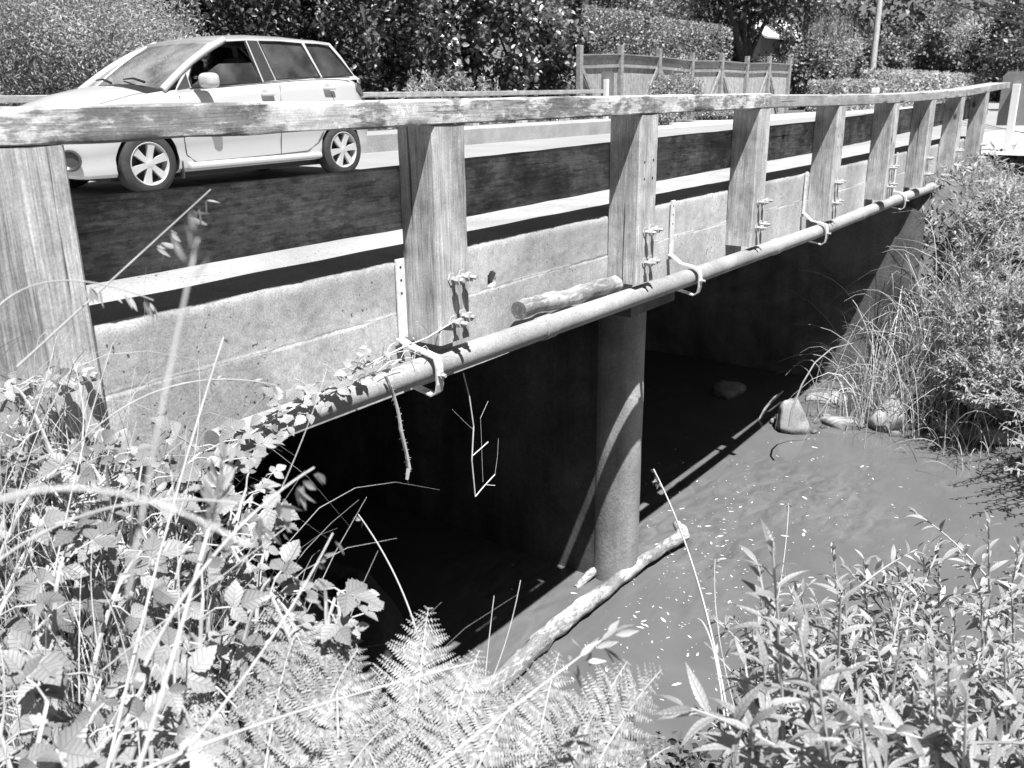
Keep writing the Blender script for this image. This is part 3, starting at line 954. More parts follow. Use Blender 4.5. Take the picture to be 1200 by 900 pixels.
def make_body():
    xs = np.concatenate([[.40, .42, .44, .47, .52, .58], np.arange(.66, 4.1, .06), [4.12, 4.18, 4.24, 4.3, 4.35, 4.39, 4.42]])
    V = []; F = []; ring_n = None
    for x in xs:
        w, zb, zt, zc = lerp(HW, x), lerp(BOT, x), lerp(BELT, x), max(lerp(CEN, x), lerp(BELT, x) - .0)
        H = zt - zb
        half = []                                            # from bottom centre up to top centre on +y side
        for (f, k) in ((0, 0), (.55, 0), (.90, .0), (.955, .05), (.972, .16), (.965, .26), (.985, .34), (1.0, .48), (1.0, .62), (.992, .72), (.984, .76), (.975, .86), (.955, .95), (.925, .99), (.88, 1.0)):
            half.append((w * f, zb + H * k))
        for f in (.72, .45, .2, 0):
            half.append((w * f, zt + (zc - zt) * (1 - (f / .88) ** 2)))
        full = half + [(-y, z) for y, z in half[-2:0:-1]]
        ring_n = len(full)
        V += [cw(x, y, z) for y, z in full]
    for i in range(len(xs) - 1):
        for q in range(ring_n):
            q2 = (q + 1) % ring_n
            F.append((i * ring_n + q, i * ring_n + q2, (i + 1) * ring_n + q2, (i + 1) * ring_n + q))
    F.append(tuple(range(ring_n))); F.append(tuple((len(xs) - 1) * ring_n + q for q in range(ring_n)))
    o = MB().add(V, F).build('body', [M['paint'], M['black']], car)
    cut = MB()
    for wx in (WF, WR):
        for s in (-1, 1):
            cut.lathe(cw(wx, s * .98, .315), (0, -s, 0), [(0, .001), (0, .335), (.40, .335), (.40, .001)], 48)
    # fog lamp recess
    c = cut.build('cutter', [M['black']], None)
    md = o.modifiers.new('arch', 'BOOLEAN'); md.object = c; md.operation = 'DIFFERENCE'; md.solver = 'EXACT'; md.material_mode = 'TRANSFER'
    dg = bpy.context.evaluated_depsgraph_get()
    me = bpy.data.meshes.new_from_object(o.evaluated_get(dg))
    o.modifiers.clear(); o.data = me
    bpy.data.objects.remove(c)
    me.polygons.foreach_set('use_smooth', [True] * len(me.polygons)); me.set_sharp_from_angle(angle=math.radians(28))
    me.name = 'body'
    return o


WF, WR = 1.235, 3.80
body = make_body()


# ---- side outline pieces read in the plane of the near side
def side_w(z):                      # half width of the greenhouse at height z
    return .80 - max(0, z - .98) * .33


def pxc(x, y, Y=5.90):
    p = at_y(x, y, Y); return (p[0] - CX0, p[2] - ROAD)


OUT = [pxc(*q) for q in ((203, 107), (210, 92), (222, 76), (236, 62), (252, 49.5), (270, 44), (300, 43), (340, 44.5), (375, 47), (394, 50), (404, 66), (414.5, 88), (420, 92))]
OUT = OUT + [(p[0], 1.10) for p in (OUT[-1],)] + [(2.6, 1.03), (OUT[0][0], .96)]
WIN_F = [pxc(*q) for q in ((221, 102), (219.5, 92), (226, 77), (234, 66.5), (244, 58.5), (254, 53.4), (272, 48.6), (294.5, 47.2), (305, 95.8))]
WIN_R = [pxc(*q) for q in ((310.3, 47.8), (335, 48.4), (360, 50.6), (374.5, 89.6), (322, 93))]
WIN_Q = [pxc(*q) for q in ((364.5, 50.8), (380, 51.6), (391.5, 53.4), (402, 69), (413, 88.3), (377.5, 90.5))]
BPIL = [pxc(*q) for q in ((296.5, 46.8), (308.5, 47.2), (320.5, 93.6), (307, 95.4))]


def panel2(mb, outer, holes, s, dy0, dy1, mi=0):
    """flat-ish side panel with holes, following the tumblehome"""
    loops = [outer] + holes
    flat = [p for l in loops for p in l]
    tris = tessellate_polygon([[Vector((x, z, 0)) for x, z in l] for l in loops])
    f0 = lambda x, z, d: cw(x, s * (side_w(z) + d), z)
    V0 = [f0(x, z, dy0) for x, z in flat]; V1 = [f0(x, z, dy1) for x, z in flat]
    n = len(flat)
    F = [tuple(t) for t in tris] + [tuple(n + i for i in t) for t in tris]
    b = 0
    for l in loops:
        for i in range(len(l)):
            j = (i + 1) % len(l)
            F.append((b + i, b + j, n + b + j, n + b + i))
        b += len(l)
    mb.add(V0 + V1, F, mi)


for s in (-1, 1):
    mb = MB(); panel2(mb, OUT, [WIN_F, WIN_R, WIN_Q], s, -.03, .0)
    mb.build('pillar_frame', M['paint'], car, smooth=20)
    mb = MB(); panel2(mb, BPIL, [], s, .001, .004)
    mb.build('door_pillar', M['dark_trim'], car)
    mb = MB(); panel2(mb, WIN_R, [], s, -.016, -.013); mb.build('window', M['glass'], car)
    mb = MB(); panel2(mb, WIN_Q, [], s, -.016, -.013); mb.build('window', M['glass_dark'], car)
    # front window is partly wound down
    xa = WIN_F[-1]
    lower = [WIN_F[0], (WIN_F[0][0] + .25, 1.16), (WIN_F[0][0] + .42, 1.245), (xa[0] - .06, 1.262), xa]
    mb = MB(); panel2(mb, lower, [], s, -.016, -.013); mb.build('window', M['glass'], car)
    # black corner behind the mirror
    tri = [pxc(203, 105), pxc(217, 86), pxc(219, 102.3)]
    mb = MB(); panel2(mb, tri, [], s, .002, .006); mb.build('mirror_corner', M['dark_trim'], car)

for s in (-1, 1):
    for wn in (WIN_F, WIN_R, WIN_Q):
        V = [cw(x, s * (side_w(z) + .001), z) for x, z in wn + [wn[0]]]
        MB().tube(V, .007, 5, cap=False).build('window_rubber', M['black'], car)
    V = [cw(x, s * (side_w(.99 + .03) + .006), z) for x, z in ((1.80, 1.0), (2.6, 1.052), (3.4, 1.108), (4.0, 1.122))]
    MB().tube(V, .005, 5).build('waist_trim', M['black'], car)
# roof
rx = [(2.28, 1.475), (2.4, 1.505), (2.6, 1.535), (2.9, 1.555), (3.3, 1.555), (3.7, 1.52), (3.86, 1.485)]
V = []; F = []
yn = 13
for i, (x, z) in enumerate(rx):
    zs = min(z, lerp([(p[0], p[1]) for p in OUT[3:10]], x))
    for k in range(yn):
        t = -1 + 2 * k / (yn - 1)
        hw = side_w(zs) + .004
        V.append(cw(x - .05 * (1 - t * t) * (1 if i == 0 else 0) , hw * t, zs + (z - zs + .02) * (1 - abs(t) ** 2.6)))
n0 = len(V)
V += [(p[0], p[1], p[2] - .03) for p in V]
for i in range(len(rx) - 1):
    for k in range(yn - 1):
        a = i * yn + k
        F.append((a, a + 1, a + yn + 1, a + yn)); F.append((n0 + a, n0 + a + yn, n0 + a + yn + 1, n0 + a + 1))
for k in range(yn - 1):
    F.append((k, k + 1, n0 + k + 1, n0 + k)); a = (len(rx) - 1) * yn + k; F.append((a, a + 1, n0 + a + 1, n0 + a))
for i in range(len(rx) - 1):
    a = i * yn; F.append((a, a + yn, n0 + a + yn, n0 + a)); a = i * yn + yn - 1; F.append((a, a + yn, n0 + a + yn, n0 + a))
MB().add(V, F).build('roof', M['paint'], car, smooth=40)

# windscreen and rear window: curved sheets
def sheet(name, x0, z0, w0, x1, z1, w1, bow, matl, n=10, m=8):
    V = []; F = []
    for i in range(m + 1):
        u = i / m
        for k in range(n + 1):
            t = -1 + 2 * k / n
            V.append(cw(x0 + (x1 - x0) * u + bow * (1 - t * t) * (1 - .4 * u), t * (w0 + (w1 - w0) * u), z0 + (z1 - z0) * u + .035 * math.sin(PI * u)))
    for i in range(m):
        for k in range(n):
            a = i * (n + 1) + k; F.append((a, a + n + 1, a + n + 2, a + 1) if x1 > x0 else (a, a + 1, a + n + 2, a + n + 1))
    return MB().add(V, F).build(name, matl, car, smooth=60, fix=False)


xb = OUT[0][0] + .02
sheet('windscreen', 1.58, 1.0, .775, rx[0][0] + .06, 1.49, .60, -.13, M['glass_screen'])
for s in (-1, 1):
    V = [cw(1.50 + (rx[0][0] + .12 - 1.50) * u, s * (.775 - .165 * u), .985 + .50 * u + .045 * math.sin(PI * u)) for u in np.linspace(0, 1, 10)]
    MB().tube(V, .036, 10).build('windscreen_pillar', M['paint'], car, smooth=60)
sheet('rear_window', 4.06, 1.10, .70, 3.86, 1.46, .60, .05, M['glass_dark'])
# cowl, wipers
for (ya, yb) in ((-.55, -.02), (.05, .5)):
    p0 = cw(1.46, ya, 1.065); p1 = cw(1.56, yb, 1.10)
    MB().tube([p0, tuple((np.array(p0) + np.array(p1)) / 2 + np.array([0, 0, .022])), p1], [.013, .011, .007], 6).build('wiper', M['black'], car, smooth=60)
# bonnet shut line and headlamp
for s in (-1, 1):
    V = [cw(x, s * (lerp(HW, x) * .90), lerp(BELT, x) + .004) for x in np.arange(.56, 1.5, .05)]
    MB().tube(V, .0022, 5).build('bonnet_gap', M['seam'], car)
    pl = [(.46, .60), (.52, .74), (.84, .83), (.93, .80), (.62, .62)]
    mb = MB()
    n = len(pl)
    mb.prism(pl, lambda x, z: cw(x, s * (lerp(HW, x) * .985 - .06), z), lambda x, z: cw(x, s * (lerp(HW, x) * .985 + .012), z))
    mb.build('headlight', M['lamp_clear'], car, bevel=.004)
    # round fog lamp
    c = cw(.505, s * (.695), .37)
    MB().lathe(c, (-.72, s * .69, 0), [(-.02, .10), (.005, .098), (.010, .085), (-.012, .062), (-.016, .001)], 28).build('fog_lamp', M['dark_trim'], car, smooth=40)
    # side repeater on the bumper
    mb = MB(); mb.prism([(.62, .56), (.64, .595), (.80, .595), (.80, .575), (.76, .56)], lambda x, z: cw(x, s * (lerp(HW, x) * .985 - .01), z), lambda x, z: cw(x, s * (lerp(HW, x) * .998 + .006), z))
    mb.build('marker_lamp', M['lamp_clear'], car)
    # tail lamp
    mb = MB(); mb.prism([(4.10, .99), (4.12, 1.06), (4.20, 1.03), (4.27, .92), (4.24, .90)], lambda x, z: cw(x, s * (lerp(HW, x) * .9), z), lambda x, z: cw(x, s * (lerp(HW, x) * .975 + .012), z))
    mb.build('tail_light', M['lamp'], car, bevel=.004)

# wheels
def wheel(wx, s):
    c = np.array(cw(wx, s * .83, .30)); ax = np.array([0, s, 0.])
    prof = [(-.185, .20), (-.18, .275), (-.165, .297), (-.12, .302), (-.06, .302), (-.02, .297), (-.004, .275), (.004, .245), (.002, .215), (-.012, .207), (-.02, .205)]
    ty = MB().lathe(c, ax, prof, 48, closed=True).build('wheel', M['tyre'], car, smooth=40)
    mb = MB()
    mb.lathe(c, ax, [(-.03, .206), (-.002, .210), (.002, .203), (-.012, .192), (-.09, .186), (-.12, .186)], 48)
    mb.lathe(c, ax, [(-.03, .001), (-.004, .001), (-.004, .030), (-.012, .052), (-.05, .055), (-.05, .001)], 32)
    for k in range(6):
        th = math.radians(60 * k + (18 if wx < 2 else 8))
        d = np.array([math.cos(th), 0, math.sin(th)]); t = np.array([-math.sin(th), 0, math.cos(th)])
        P = []
        for r, w, dep in ((.035, .024, -.008), (.10, .029, -.012), (.16, .035, -.008), (.198, .046, -.006)):
            P.append((c + d * r + t * w + ax * dep, c + d * r - t * w + ax * dep))
        V = [q for pr in P for q in pr] + [q - ax * .035 for pr in P for q in pr]
        F = []
        for i in range(3):
            a = i * 2
            F += [(a, a + 1, a + 3, a + 2), (8 + a, 8 + a + 2, 8 + a + 3, 8 + a + 1), (a, a + 2, 8 + a + 2, 8 + a), (a + 1, 8 + a + 1, 8 + a + 3, a + 3)]
        F += [(0, 8, 9, 1), (6, 7, 15, 14)]
        mb.add(V, F)
        # groove in the spoke
        V = [c + d * r + t * w + ax * (.0005 + dep) for r, dep in ((.09, -.0115), (.19, -.006)) for w in (-.006, .006)]
    mb.build('rim', M['rim'], ty, smooth=30)
    MB().lathe(c, ax, [(-.10, .001), (-.10, .19)], 32).build('brake_disc', M['dark_trim'], ty)
    for k in range(5):
        th = math.radians(72 * k + 20)
        p = c + np.array([math.cos(th), 0, math.sin(th)]) * .042 + ax * -.010
        MB().lathe(p, ax, [(-.01, .008), (.0, .007), (.001, .001)], 8).build('lug_nut', M['dark_trim'], ty)


for wx in (WF, WR):
    for s in (-1, 1): wheel(wx, s)

# doors: gaps, handles, sill strip, mud flap, mirror
def seam(pts, s=-1, r=.0055):
    V = []
    for (x, z) in pts:
        H = lerp(BELT, x) - lerp(BOT, x); k = (z - lerp(BOT, x)) / H
        f = float(np.interp(k, [0, .05, .16, .26, .34, .48, .62, .76, .95, 1.0], [.90, .955, .972, .965, .985, 1, 1, .984, .955, .88]))
        V.append(cw(x, s * (lerp(HW, x) * f + .0005), z))
    MB().tube(V, r, 5).build('door_gap', M['seam'], car)


for s in (-1, 1):
    seam([(1.66, .93), (1.645, .7), (1.64, .5), (1.66, .36), (1.76, .285)], s)
    seam([(1.76, .285), (2.3, .29), (2.85, .30), (3.25, .315)], s)
    seam([(2.93, 1.03), (2.90, .8), (2.87, .5), (2.86, .30)], s)
    seam([(3.25, .315), (3.42, .40), (3.50, .52)], s)
    seam([(3.62, 1.06), (3.70, .86), (3.68, .74)], s)
    for hx, hz in ((2.70, .94), (3.60, 1.0)):
        MB().lathe(cw(hx, s * .826, hz), (0, s, 0), [(.0, .055), (.006, .05), (.004, .001)], 20).build('handle_cup', M['paint'], car, smooth=50)
        mb = MB(); mb.box(cw(hx + .03, s * .846, hz - .004), (.17, .03, .032)); mb.build('door_handle', M['paint'], car, bevel=.012, smooth=50)
    # sill strip
    mb = MB()
    mb.prism([(.828, .215), (.868, .225), (.872, .26), (.845, .285), (.80, .285), (.80, .215)], lambda y, z: cw(1.66, s * y, z), lambda y, z: cw(3.42, s * y, z + .012))
    mb.build('sill_strip', M['paint'], car, bevel=.01, smooth=40)
    mb = MB(); mb.box(cw(1.60, s * .74, .22), (.012, .17, .17)); mb.build('mud_flap', M['dark_trim'], car)
    # mirror
    c = cw(1.92, s * .955, 1.085)
    bm = bmesh.new(); bmesh.ops.create_icosphere(bm, subdivisions=4, radius=1)
    for v in bm.verts:
        p = v.co
        sx = lambda q, e: math.copysign(abs(q) ** e, q)
        v.co = Vector((sx(p.x, .75) * .075, sx(p.y, .6) * .115, sx(p.z, .65) * .075 - .01))
    me = bpy.data.meshes.new('mirror'); bm.to_mesh(me); bm.free(); me.materials.append(M['paint'])
    me.polygons.foreach_set('use_smooth', [True] * len(me.polygons))
    o = link(bpy.data.objects.new('mirror', me)); o.parent = car; o.location = np.array(c) - np.array(car.location[:])
    mb = MB(); mb.beam(cw(1.86, s * .80, 1.03), cw(1.90, s * .88, 1.045), .08, .035); mb.build('mirror_foot', M['dark_trim'], car, bevel=.008)
# interior
for (x, y) in ((2.42, -.36), (2.42, .36), (3.35, -.38), (3.35, .38)):
    mb = MB()
    mb.prism([(x + .02, .52), (x + .22, 1.12), (x + .30, 1.12), (x + .18, .50)], lambda a, z: cw(a, y - .23, z), lambda a, z: cw(a, y + .23, z))
    mb.prism([(x - .45, .45), (x - .45, .58), (x + .05, .55), (x + .05, .42)], lambda a, z: cw(a, y - .24, z), lambda a, z: cw(a, y + .24, z))
    st = mb.build('seat', M['seat'], car, bevel=.03, smooth=40)
    mb = MB(); mb.box(cw(x + .27, y, 1.235), (.10, .26, .17)); mb.build('headrest', M['seat'], st, bevel=.035, smooth=40)
pts = [np.array(cw(1.98, -.36, .98)) + .18 * np.array([math.sin(.4) * math.cos(t), math.sin(t), math.cos(.4) * math.cos(t)]) for t in np.linspace(0, 2 * PI, 25)]
MB().tube(pts, .014, 8, cap=False).build('steering_wheel', M['black'], car, smooth=60)
mb = MB(); mb.prism([(1.45, .9), (1.75, 1.03), (1.95, .99), (2.0, .7), (1.5, .6)], lambda a, z: cw(a, -.70, z), lambda a, z: cw(a, .70, z)); mb.build('dashboard', M['black'], car, bevel=.02)
mb = MB(); mb.box(cw(2.6, 0, .35), (2.9, 1.5, .05)); mb.build('cabin_floor', M['black'], car)
p = np.array(cw(3.18, -.30, 1.555))
MB().tube([p, p + np.array([.22, .0, .42])], [.005, .003], 6).build('aerial', M['black'], car)
mb = MB(); mb.box(cw(2.4, 0, .17), (3.0, 1.3, .06)); mb.build('underbody', M['black'], car)
for p in body.data.polygons:
    c = p.center
    if p.normal.z > .6 and 1.3 - 2.4 < c[0] < 4.0 - 2.4 and abs(c[1]) < .76 and c[2] > .9: p.material_index = 1

# ================================================================== PLANTING BEYOND THE ROAD
def crown_pts(c, r, n, clump=40, spread=.16, shell=.55, flat_top=None, squash=1.0):
    """leaf positions and outward directions gathered in clumps inside an ellipsoid"""
    c = np.array(c, float); r = np.array(r, float)
    k = max(6, n // clump)
    d = rand_dirs(k)
    rad = RNG.uniform(shell, 1.0, k) ** .8
    cen = d * rad[:, None]
    idx = RNG.integers(0, k, n)
    sz = RNG.uniform(.55, 1.4, k) * spread
    p = cen[idx] + RNG.normal(size=(n, 3)) * sz[idx][:, None]
    out = unit(p * .6 + RNG.normal(size=(n, 3)) * .35)
    return c + p * r, out


def leafy(lb, P, out, tmpl, size, up=.7, droop=.0, jit=.8):
    n = len(P)
    d = unit(out * .7 + rand_dirs(n) * jit - np.array([0, 0, droop]))
    nrm = unit(np.array([0, 0, up]) + out * .35 + RNG.normal(size=(n, 3)) * .45)
    s = RNG.uniform(.65, 1.35, n) * size
    lb.put(tmpl, P, frames(d, nrm), s)


def limbs(mb, base, top, r0, n=4, spread=.5, seed=0):
    rr = random.Random(seed)
    base = np.array(base, float); top = np.array(top, float)
    mid = (base + top) / 2 + np.array([rr.uniform(-.2, .2), rr.uniform(-.2, .2), 0])
    pts = bez(base, mid, top, 9)
    mb.tube(pts, np.linspace(r0, r0 * .35, 9), 10, jit=.2)
    L = np.linalg.norm(top - base)
    for k in range(n):
        i = 3 + (k * 5) // max(1, n)
        a = pts[min(i, 8)]
        th = rr.uniform(0, 2 * PI)
        e = a + np.array([math.cos(th) * spread * L, math.sin(th) * spread * L, L * rr.uniform(.2, .45)])
        mb.tube(bez(a, (a + e) / 2 + np.array([0, 0, L * .1]), e, 6), np.linspace(r0 * .45, r0 * .1, 6), 7)


def tree(name, c, r, n, size, mat, tmpl, label, cat, group=None, spread=.16, shell=.5, clump=40, trunk_r=.10, bark='bark', ground=0.02, droop=0., up=.7, lean=(0, 0), stems=1):
    base = np.array([c[0] + lean[0], c[1] + lean[1], ground])
    t = empty(name, tuple(base), label, cat, group)
    mb = MB()
    for k in range(stems):
        th = 2.4 * k
        off = np.array([math.cos(th), math.sin(th), 0]) * (.25 * r[0] if stems > 1 else 0)
        limbs(mb, base + off * .4 - np.array([0, 0, .05]), np.array(c) + off * 1.6 + np.array([0, 0, r[2] * .35]), trunk_r * (.6 if stems > 1 else 1), 5, .35, int(c[0] * 10) + k)
    mb.build('trunk', M[bark], t, smooth=60)
    P, out = crown_pts(c, r, n, clump, spread, shell)
    k = P[:, 2] > ground + .02
    P, out = P[k], out[k]
    lb = LB(); leafy(lb, P, out, tmpl, size, up, droop)
    lb.build('crown', M[mat], t)
    return t


def X_at(px, py, Y): return at_y(px, py, Y)[0]


# pale feathery shrubs at the left, behind the car
for k, (px, Y, h, w) in enumerate(((-45, 13.2, 3.6, 1.5), (35, 13.8, 3.1, 1.25), (105, 13.0, 3.2, 1.3), (165, 13.8, 2.9, 1.25))):
    x = X_at(px, 80, Y)
    tree('willow_shrub', (x, Y, h * .52), (w, 1.2, h * .5), 21000, .07, 'pale_leaf', T_LANCE3,
         ['pale feathery shrub at the left edge behind the bonnet of the car', 'pale feathery shrub rising over the bonnet of the car, second from the left edge',
          'pale feathery shrub above the windscreen base of the car', 'pale feathery shrub beside the dark trees behind the car roof'][k],
         'shrub', 'pale shrubs behind the car', spread=.17, shell=.35, stems=4, trunk_r=.05, bark='bark_pale', up=.35)
# dark broad-leaved trees behind the car and in the middle
for k, (px, Y, zc, r, n, sz, mat, lab) in enumerate((
    (150, 17.5, 3.6, (2.3, 2.0, 3.4), 17000, .105, 'mid_leaf', 'leafy tree rising behind the pale shrubs over the car bonnet'),
    (235, 16.0, 3.0, (2.0, 1.8, 3.0), 11500, .125, 'dark_leaf', 'dark leafy tree right behind the roof of the parked car'),
    (330, 15.6, 3.1, (1.9, 1.7, 3.1), 11500, .125, 'dark_leaf', 'dark shady tree behind the rear end of the parked car'),
    (425, 15.4, 3.1, (1.9, 1.6, 3.1), 11000, .14, 'dark_leaf', 'dark tree with a hollow shady base just right of the parked car'),
    (515, 15.6, 3.2, (1.9, 1.6, 3.0), 9500, .17, 'bright_leaf', 'tree with bright glossy leaf clusters over the weeds beside the far railing'),
    (600, 14.6, 2.7, (1.75, 1.5, 2.7), 9500, .18, 'bright_leaf', 'broad glossy-leaved tree left of the board fence'),
    (650, 15.0, 2.2, (1.2, 1.1, 2.2), 6500, .18, 'bright_leaf', 'glossy-leaved bush touching the left end of the board fence'))):
    x = X_at(px, 70, Y)
    tree('broadleaf_tree', (x, Y, zc), r, n, sz, mat, T_BROAD3, lab, 'tree', 'trees along the far side of the road', spread=.095, shell=.55, clump=90, trunk_r=.14)
# tall weeds in front of them
for k, (px, h) in enumerate(((478, .8), (498, 1.0), (516, 1.05), (534, 1.0), (552, .95), (572, .8))):
    Y = 11.4 + .2 * (k % 2); x = X_at(px, 100, Y)
    t = empty('tall_weed', (x, Y, .02), 'clump of tall pale weeds standing in front of the dark trees by the far railing', 'weed', 'tall weeds behind the far railing')
    mb = MB(); lb = LB()
    for s in range(9):
        th = random.uniform(0, 6.28); L = (h + .35) * random.uniform(.75, 1.05)
        top = np.array([x + math.cos(th) * .28, Y + math.sin(th) * .28, L + .1])
        pts = bez((x, Y, 0.02), (x + math.cos(th) * .06, Y + math.sin(th) * .06, L * .6), top, 12)
        mb.tube(pts, np.linspace(.008, .003, 12), 4, cap=False)
        q = np.repeat(pts[3:], 7, 0) + RNG.normal(size=(63, 3)) * .03
        leafy(lb, q, rand_dirs(63) * np.array([1, 1, .5]), T_LANCE3, .11, .4)
    mb.build('stem', M['stem'], t); lb.build('foliage', M['pale_leaf'], t)

# low shrubs at the foot of the far railing
for k, (px, Y, h) in enumerate(((140, 10.6, .35), (300, 10.8, .4), (430, 10.6, .4), (520, 10.6, .42), (590, 10.7, .4), (660, 10.7, .4), (735, 10.9, .4))):
    x = X_at(px, 135, Y)
    tree('low_bush', (x, Y, h * .55 + .05), (1.1, .6, h * .6), 2600, .10, 'bright_leaf' if k % 2 else 'mid_leaf', T_BROAD3,
         'low leafy bush at the foot of the far railing', 'bush', 'low bushes behind the far railing', spread=.2, shell=.4, trunk_r=.02)

# clipped hedges behind the fence and along the road
def hedge(name, x0, x1, y0, y1, h, n, size, label, mat='hedge_leaf', rnd=.25, group=None):
    t = empty(name, ((x0 + x1) / 2, (y0 + y1) / 2, .02), label, 'hedge', group)
    mb = MB()
    for k in range(max(3, int((x1 - x0) / .5))):
        x = x0 + .2 + (x1 - x0 - .4) * random.random(); y = (y0 + y1) / 2 + random.uniform(-.2, .2)
        limbs(mb, (x, y, 0), (x + random.uniform(-.2, .2), y, h * .8), .035, 6, .3, k)
    mb.build('stem', M['bark'], t)
    # points near the faces of a rounded box
    P = RNG.uniform(-1, 1, size=(n, 3)); ax = RNG.choice(3, n, p=[.12, .48, .40])
    sg = np.where(RNG.random(n) < .5, -1, 1)
    dep = 1 - np.abs(RNG.normal(size=n)) * .13
    P[np.arange(n), ax] = sg * dep
    P = np.sign(P) * np.minimum(np.abs(P), 1.02)
    L = np.linalg.norm(np.maximum(np.abs(P) - (1 - rnd), 0), axis=1); over = L > rnd
    P[over] *= (1 - (L[over] - rnd) * .55)[:, None]
    out = np.zeros((n, 3)); out[np.arange(n), ax] = sg
    hs = np.array([(x1 - x0) / 2, (y1 - y0) / 2, h / 2])
    W = P * hs + np.array([(x0 + x1) / 2, (y0 + y1) / 2, h / 2 + .02])
    for i in range(n):
        W[i] += out[i] * .09 * mnoise.noise(Vector(W[i] * 1.6))
    W = W[W[:, 2] > .03]; out = out[:len(W)]
    lb = LB(); leafy(lb, W, rand_dirs(len(W)) * .6 + np.array([0, -.2, .5]), T_BROAD3, size, .6)
    lb.build('foliage', M[mat], t)
    return t


ya = 15.0
hedge('clipped_hedge', X_at(668, 40, ya), X_at(765, 40, ya), ya, ya + 1.8, at_y(715, 9, ya)[2], 14000, .11, 'tall clipped hedge with a rounded top behind the left half of the board fence')
hedge('clipped_hedge', X_at(762, 40, ya), X_at(862, 40, ya), ya, ya + 1.8, at_y(800, 23, ya)[2], 14000, .11, 'lower clipped hedge behind the right half of the board fence')
yb = 10.6
for k, (a, b, py) in enumerate(((985, 1044, 96), (1040, 1110, 84), (1108, 1150, 87), (1148, 1172, 91))):
    xa, xb = X_at(a, 95, yb), X_at(b, 95, yb)
    hedge('clipped_hedge', xa, xb, yb, yb + 1.5, at_y((a + b) / 2, py, yb)[2], 6500, .16,
          ['low shaggy hedge at the foot of the leaning utility pole', 'long low clipped hedge behind the middle of the railing on the right', 'clipped hedge section between the long low hedge and the marker panel', 'short end of the clipped hedge beside the marker panel at the right'][k],
          'pale_leaf', group='roadside hedges')
# small round bushes in front of the fence
for k, (px, py, Y, r, lab) in enumerate(((792, 112, 11.2, (1.1, .7, .62), 'round clipped bush in front of the middle of the board fence'),
                                         (762, 135, 10.6, (.8, .6, .3), 'small spreading bush below the railing in front of the fence'),
                                         (838, 133, 11.0, (.9, .6, .28), 'low bush on the gravel right of the round clipped bush'),
                                         (690, 150, 10.6, (.9, .6, .3), 'dark low bush at the foot of the far marker post'))):
    p = at_y(px, py, Y)
    tree('round_bush', (p[0], Y, max(.25, p[2])), r, 7500, .065, 'hedge_leaf', T_BROAD3, lab, 'bush', spread=.12, shell=.8, trunk_r=.03)

# board fence: posts on the road side, braces, rails and boards
fence = empty('board_fence', (32, 12.2, .02), 'weathered board fence with tall posts and diagonal braces beyond the road', 'fence')
FYY = 12.2
fx = [X_at(px, 66, FYY) for px in (725, 770, 809, 844, 874, 900, 924)]
fz = [at_y(px, py, FYY)[2] for px, py in ((725, 53), (770, 57), (809, 62), (844, 63), (874, 66), (900, 66), (924, 68))]
ends = [(X_at(677, 62, FYY), FYY)] + [(x, FYY) for x in fx]
tops = [at_y(677, 53, FYY)[2]] + fz
for i, ((x, y), zt) in enumerate(zip(ends, tops)):
    mb = MB(); mb.box((x, y - .07, zt / 2), (.16, .15, zt)); mb.build('post', M['fence_rail_wood'], fence, bevel=.012)
for i in range(len(ends) - 1):
    a = np.array([*ends[i], 0.]); b = np.array([*ends[i + 1], 0.]); d = b - a; L = np.linalg.norm(d); u = d / L
    nrm = np.array([u[1], -u[0], 0]);
    if nrm[1] > 0: nrm = -nrm
    h0, h1 = tops[i] - .34, tops[i + 1] - .34
    mb = MB()
    nb = int(L / .15)
    for k in range(nb):
        t0 = (k + .03) / nb; t1 = (k + .97) / nb; hh = h0 + (h1 - h0) * (t0 + t1) / 2 - .05 + random.uniform(-.008, .008)
        p0, p1 = a + d * t0, a + d * t1
        mb.beam((p0 + p1) / 2 + np.array([0, 0, .03]), (p0 + p1) / 2 + np.array([0, 0, hh]), L / nb * .94, .02 + .004 * (k % 2), side=u)
    mb.build('fence_panel', M['fence_wood'], fence)
    mb = MB()
    for hh in (.0, -.24):
        mb.beam(a + nrm * .045 + np.array([0, 0, h0 + hh]), b + nrm * .045 + np.array([0, 0, h1 + hh]), .05, .09 if hh else .14, side=nrm)
    mb.beam(a + nrm * .06 + np.array([0, 0, h0 + .085]), b + nrm * .06 + np.array([0, 0, h1 + .085]), .13, .03, side=nrm)
    mb.build('fence_rail', M['fence_rail_wood'], fence)
for i in (0, 2, 4, 6):
    a = np.array([*ends[i], 0.])
    for s, j in ((-1, i - 1), (1, i + 1)):
        if 0 <= j < len(ends):
            b = np.array([*ends[j], 0.]); u = (b - a) / np.linalg.norm(b - a)
            mb = MB(); mb.beam(a + u * .1 + np.array([0, -.09, tops[i] - .62]), a + u * 1.35 + np.array([0, -.09, .15]), .05, .12, side=(0, 1, 0)); mb.build('brace', M['fence_rail_wood'], fence)

# trees further back
def big_tree(px, Y, label, parts, r0, name='forked_tree', base_h=1.5, fork=None):
    pass


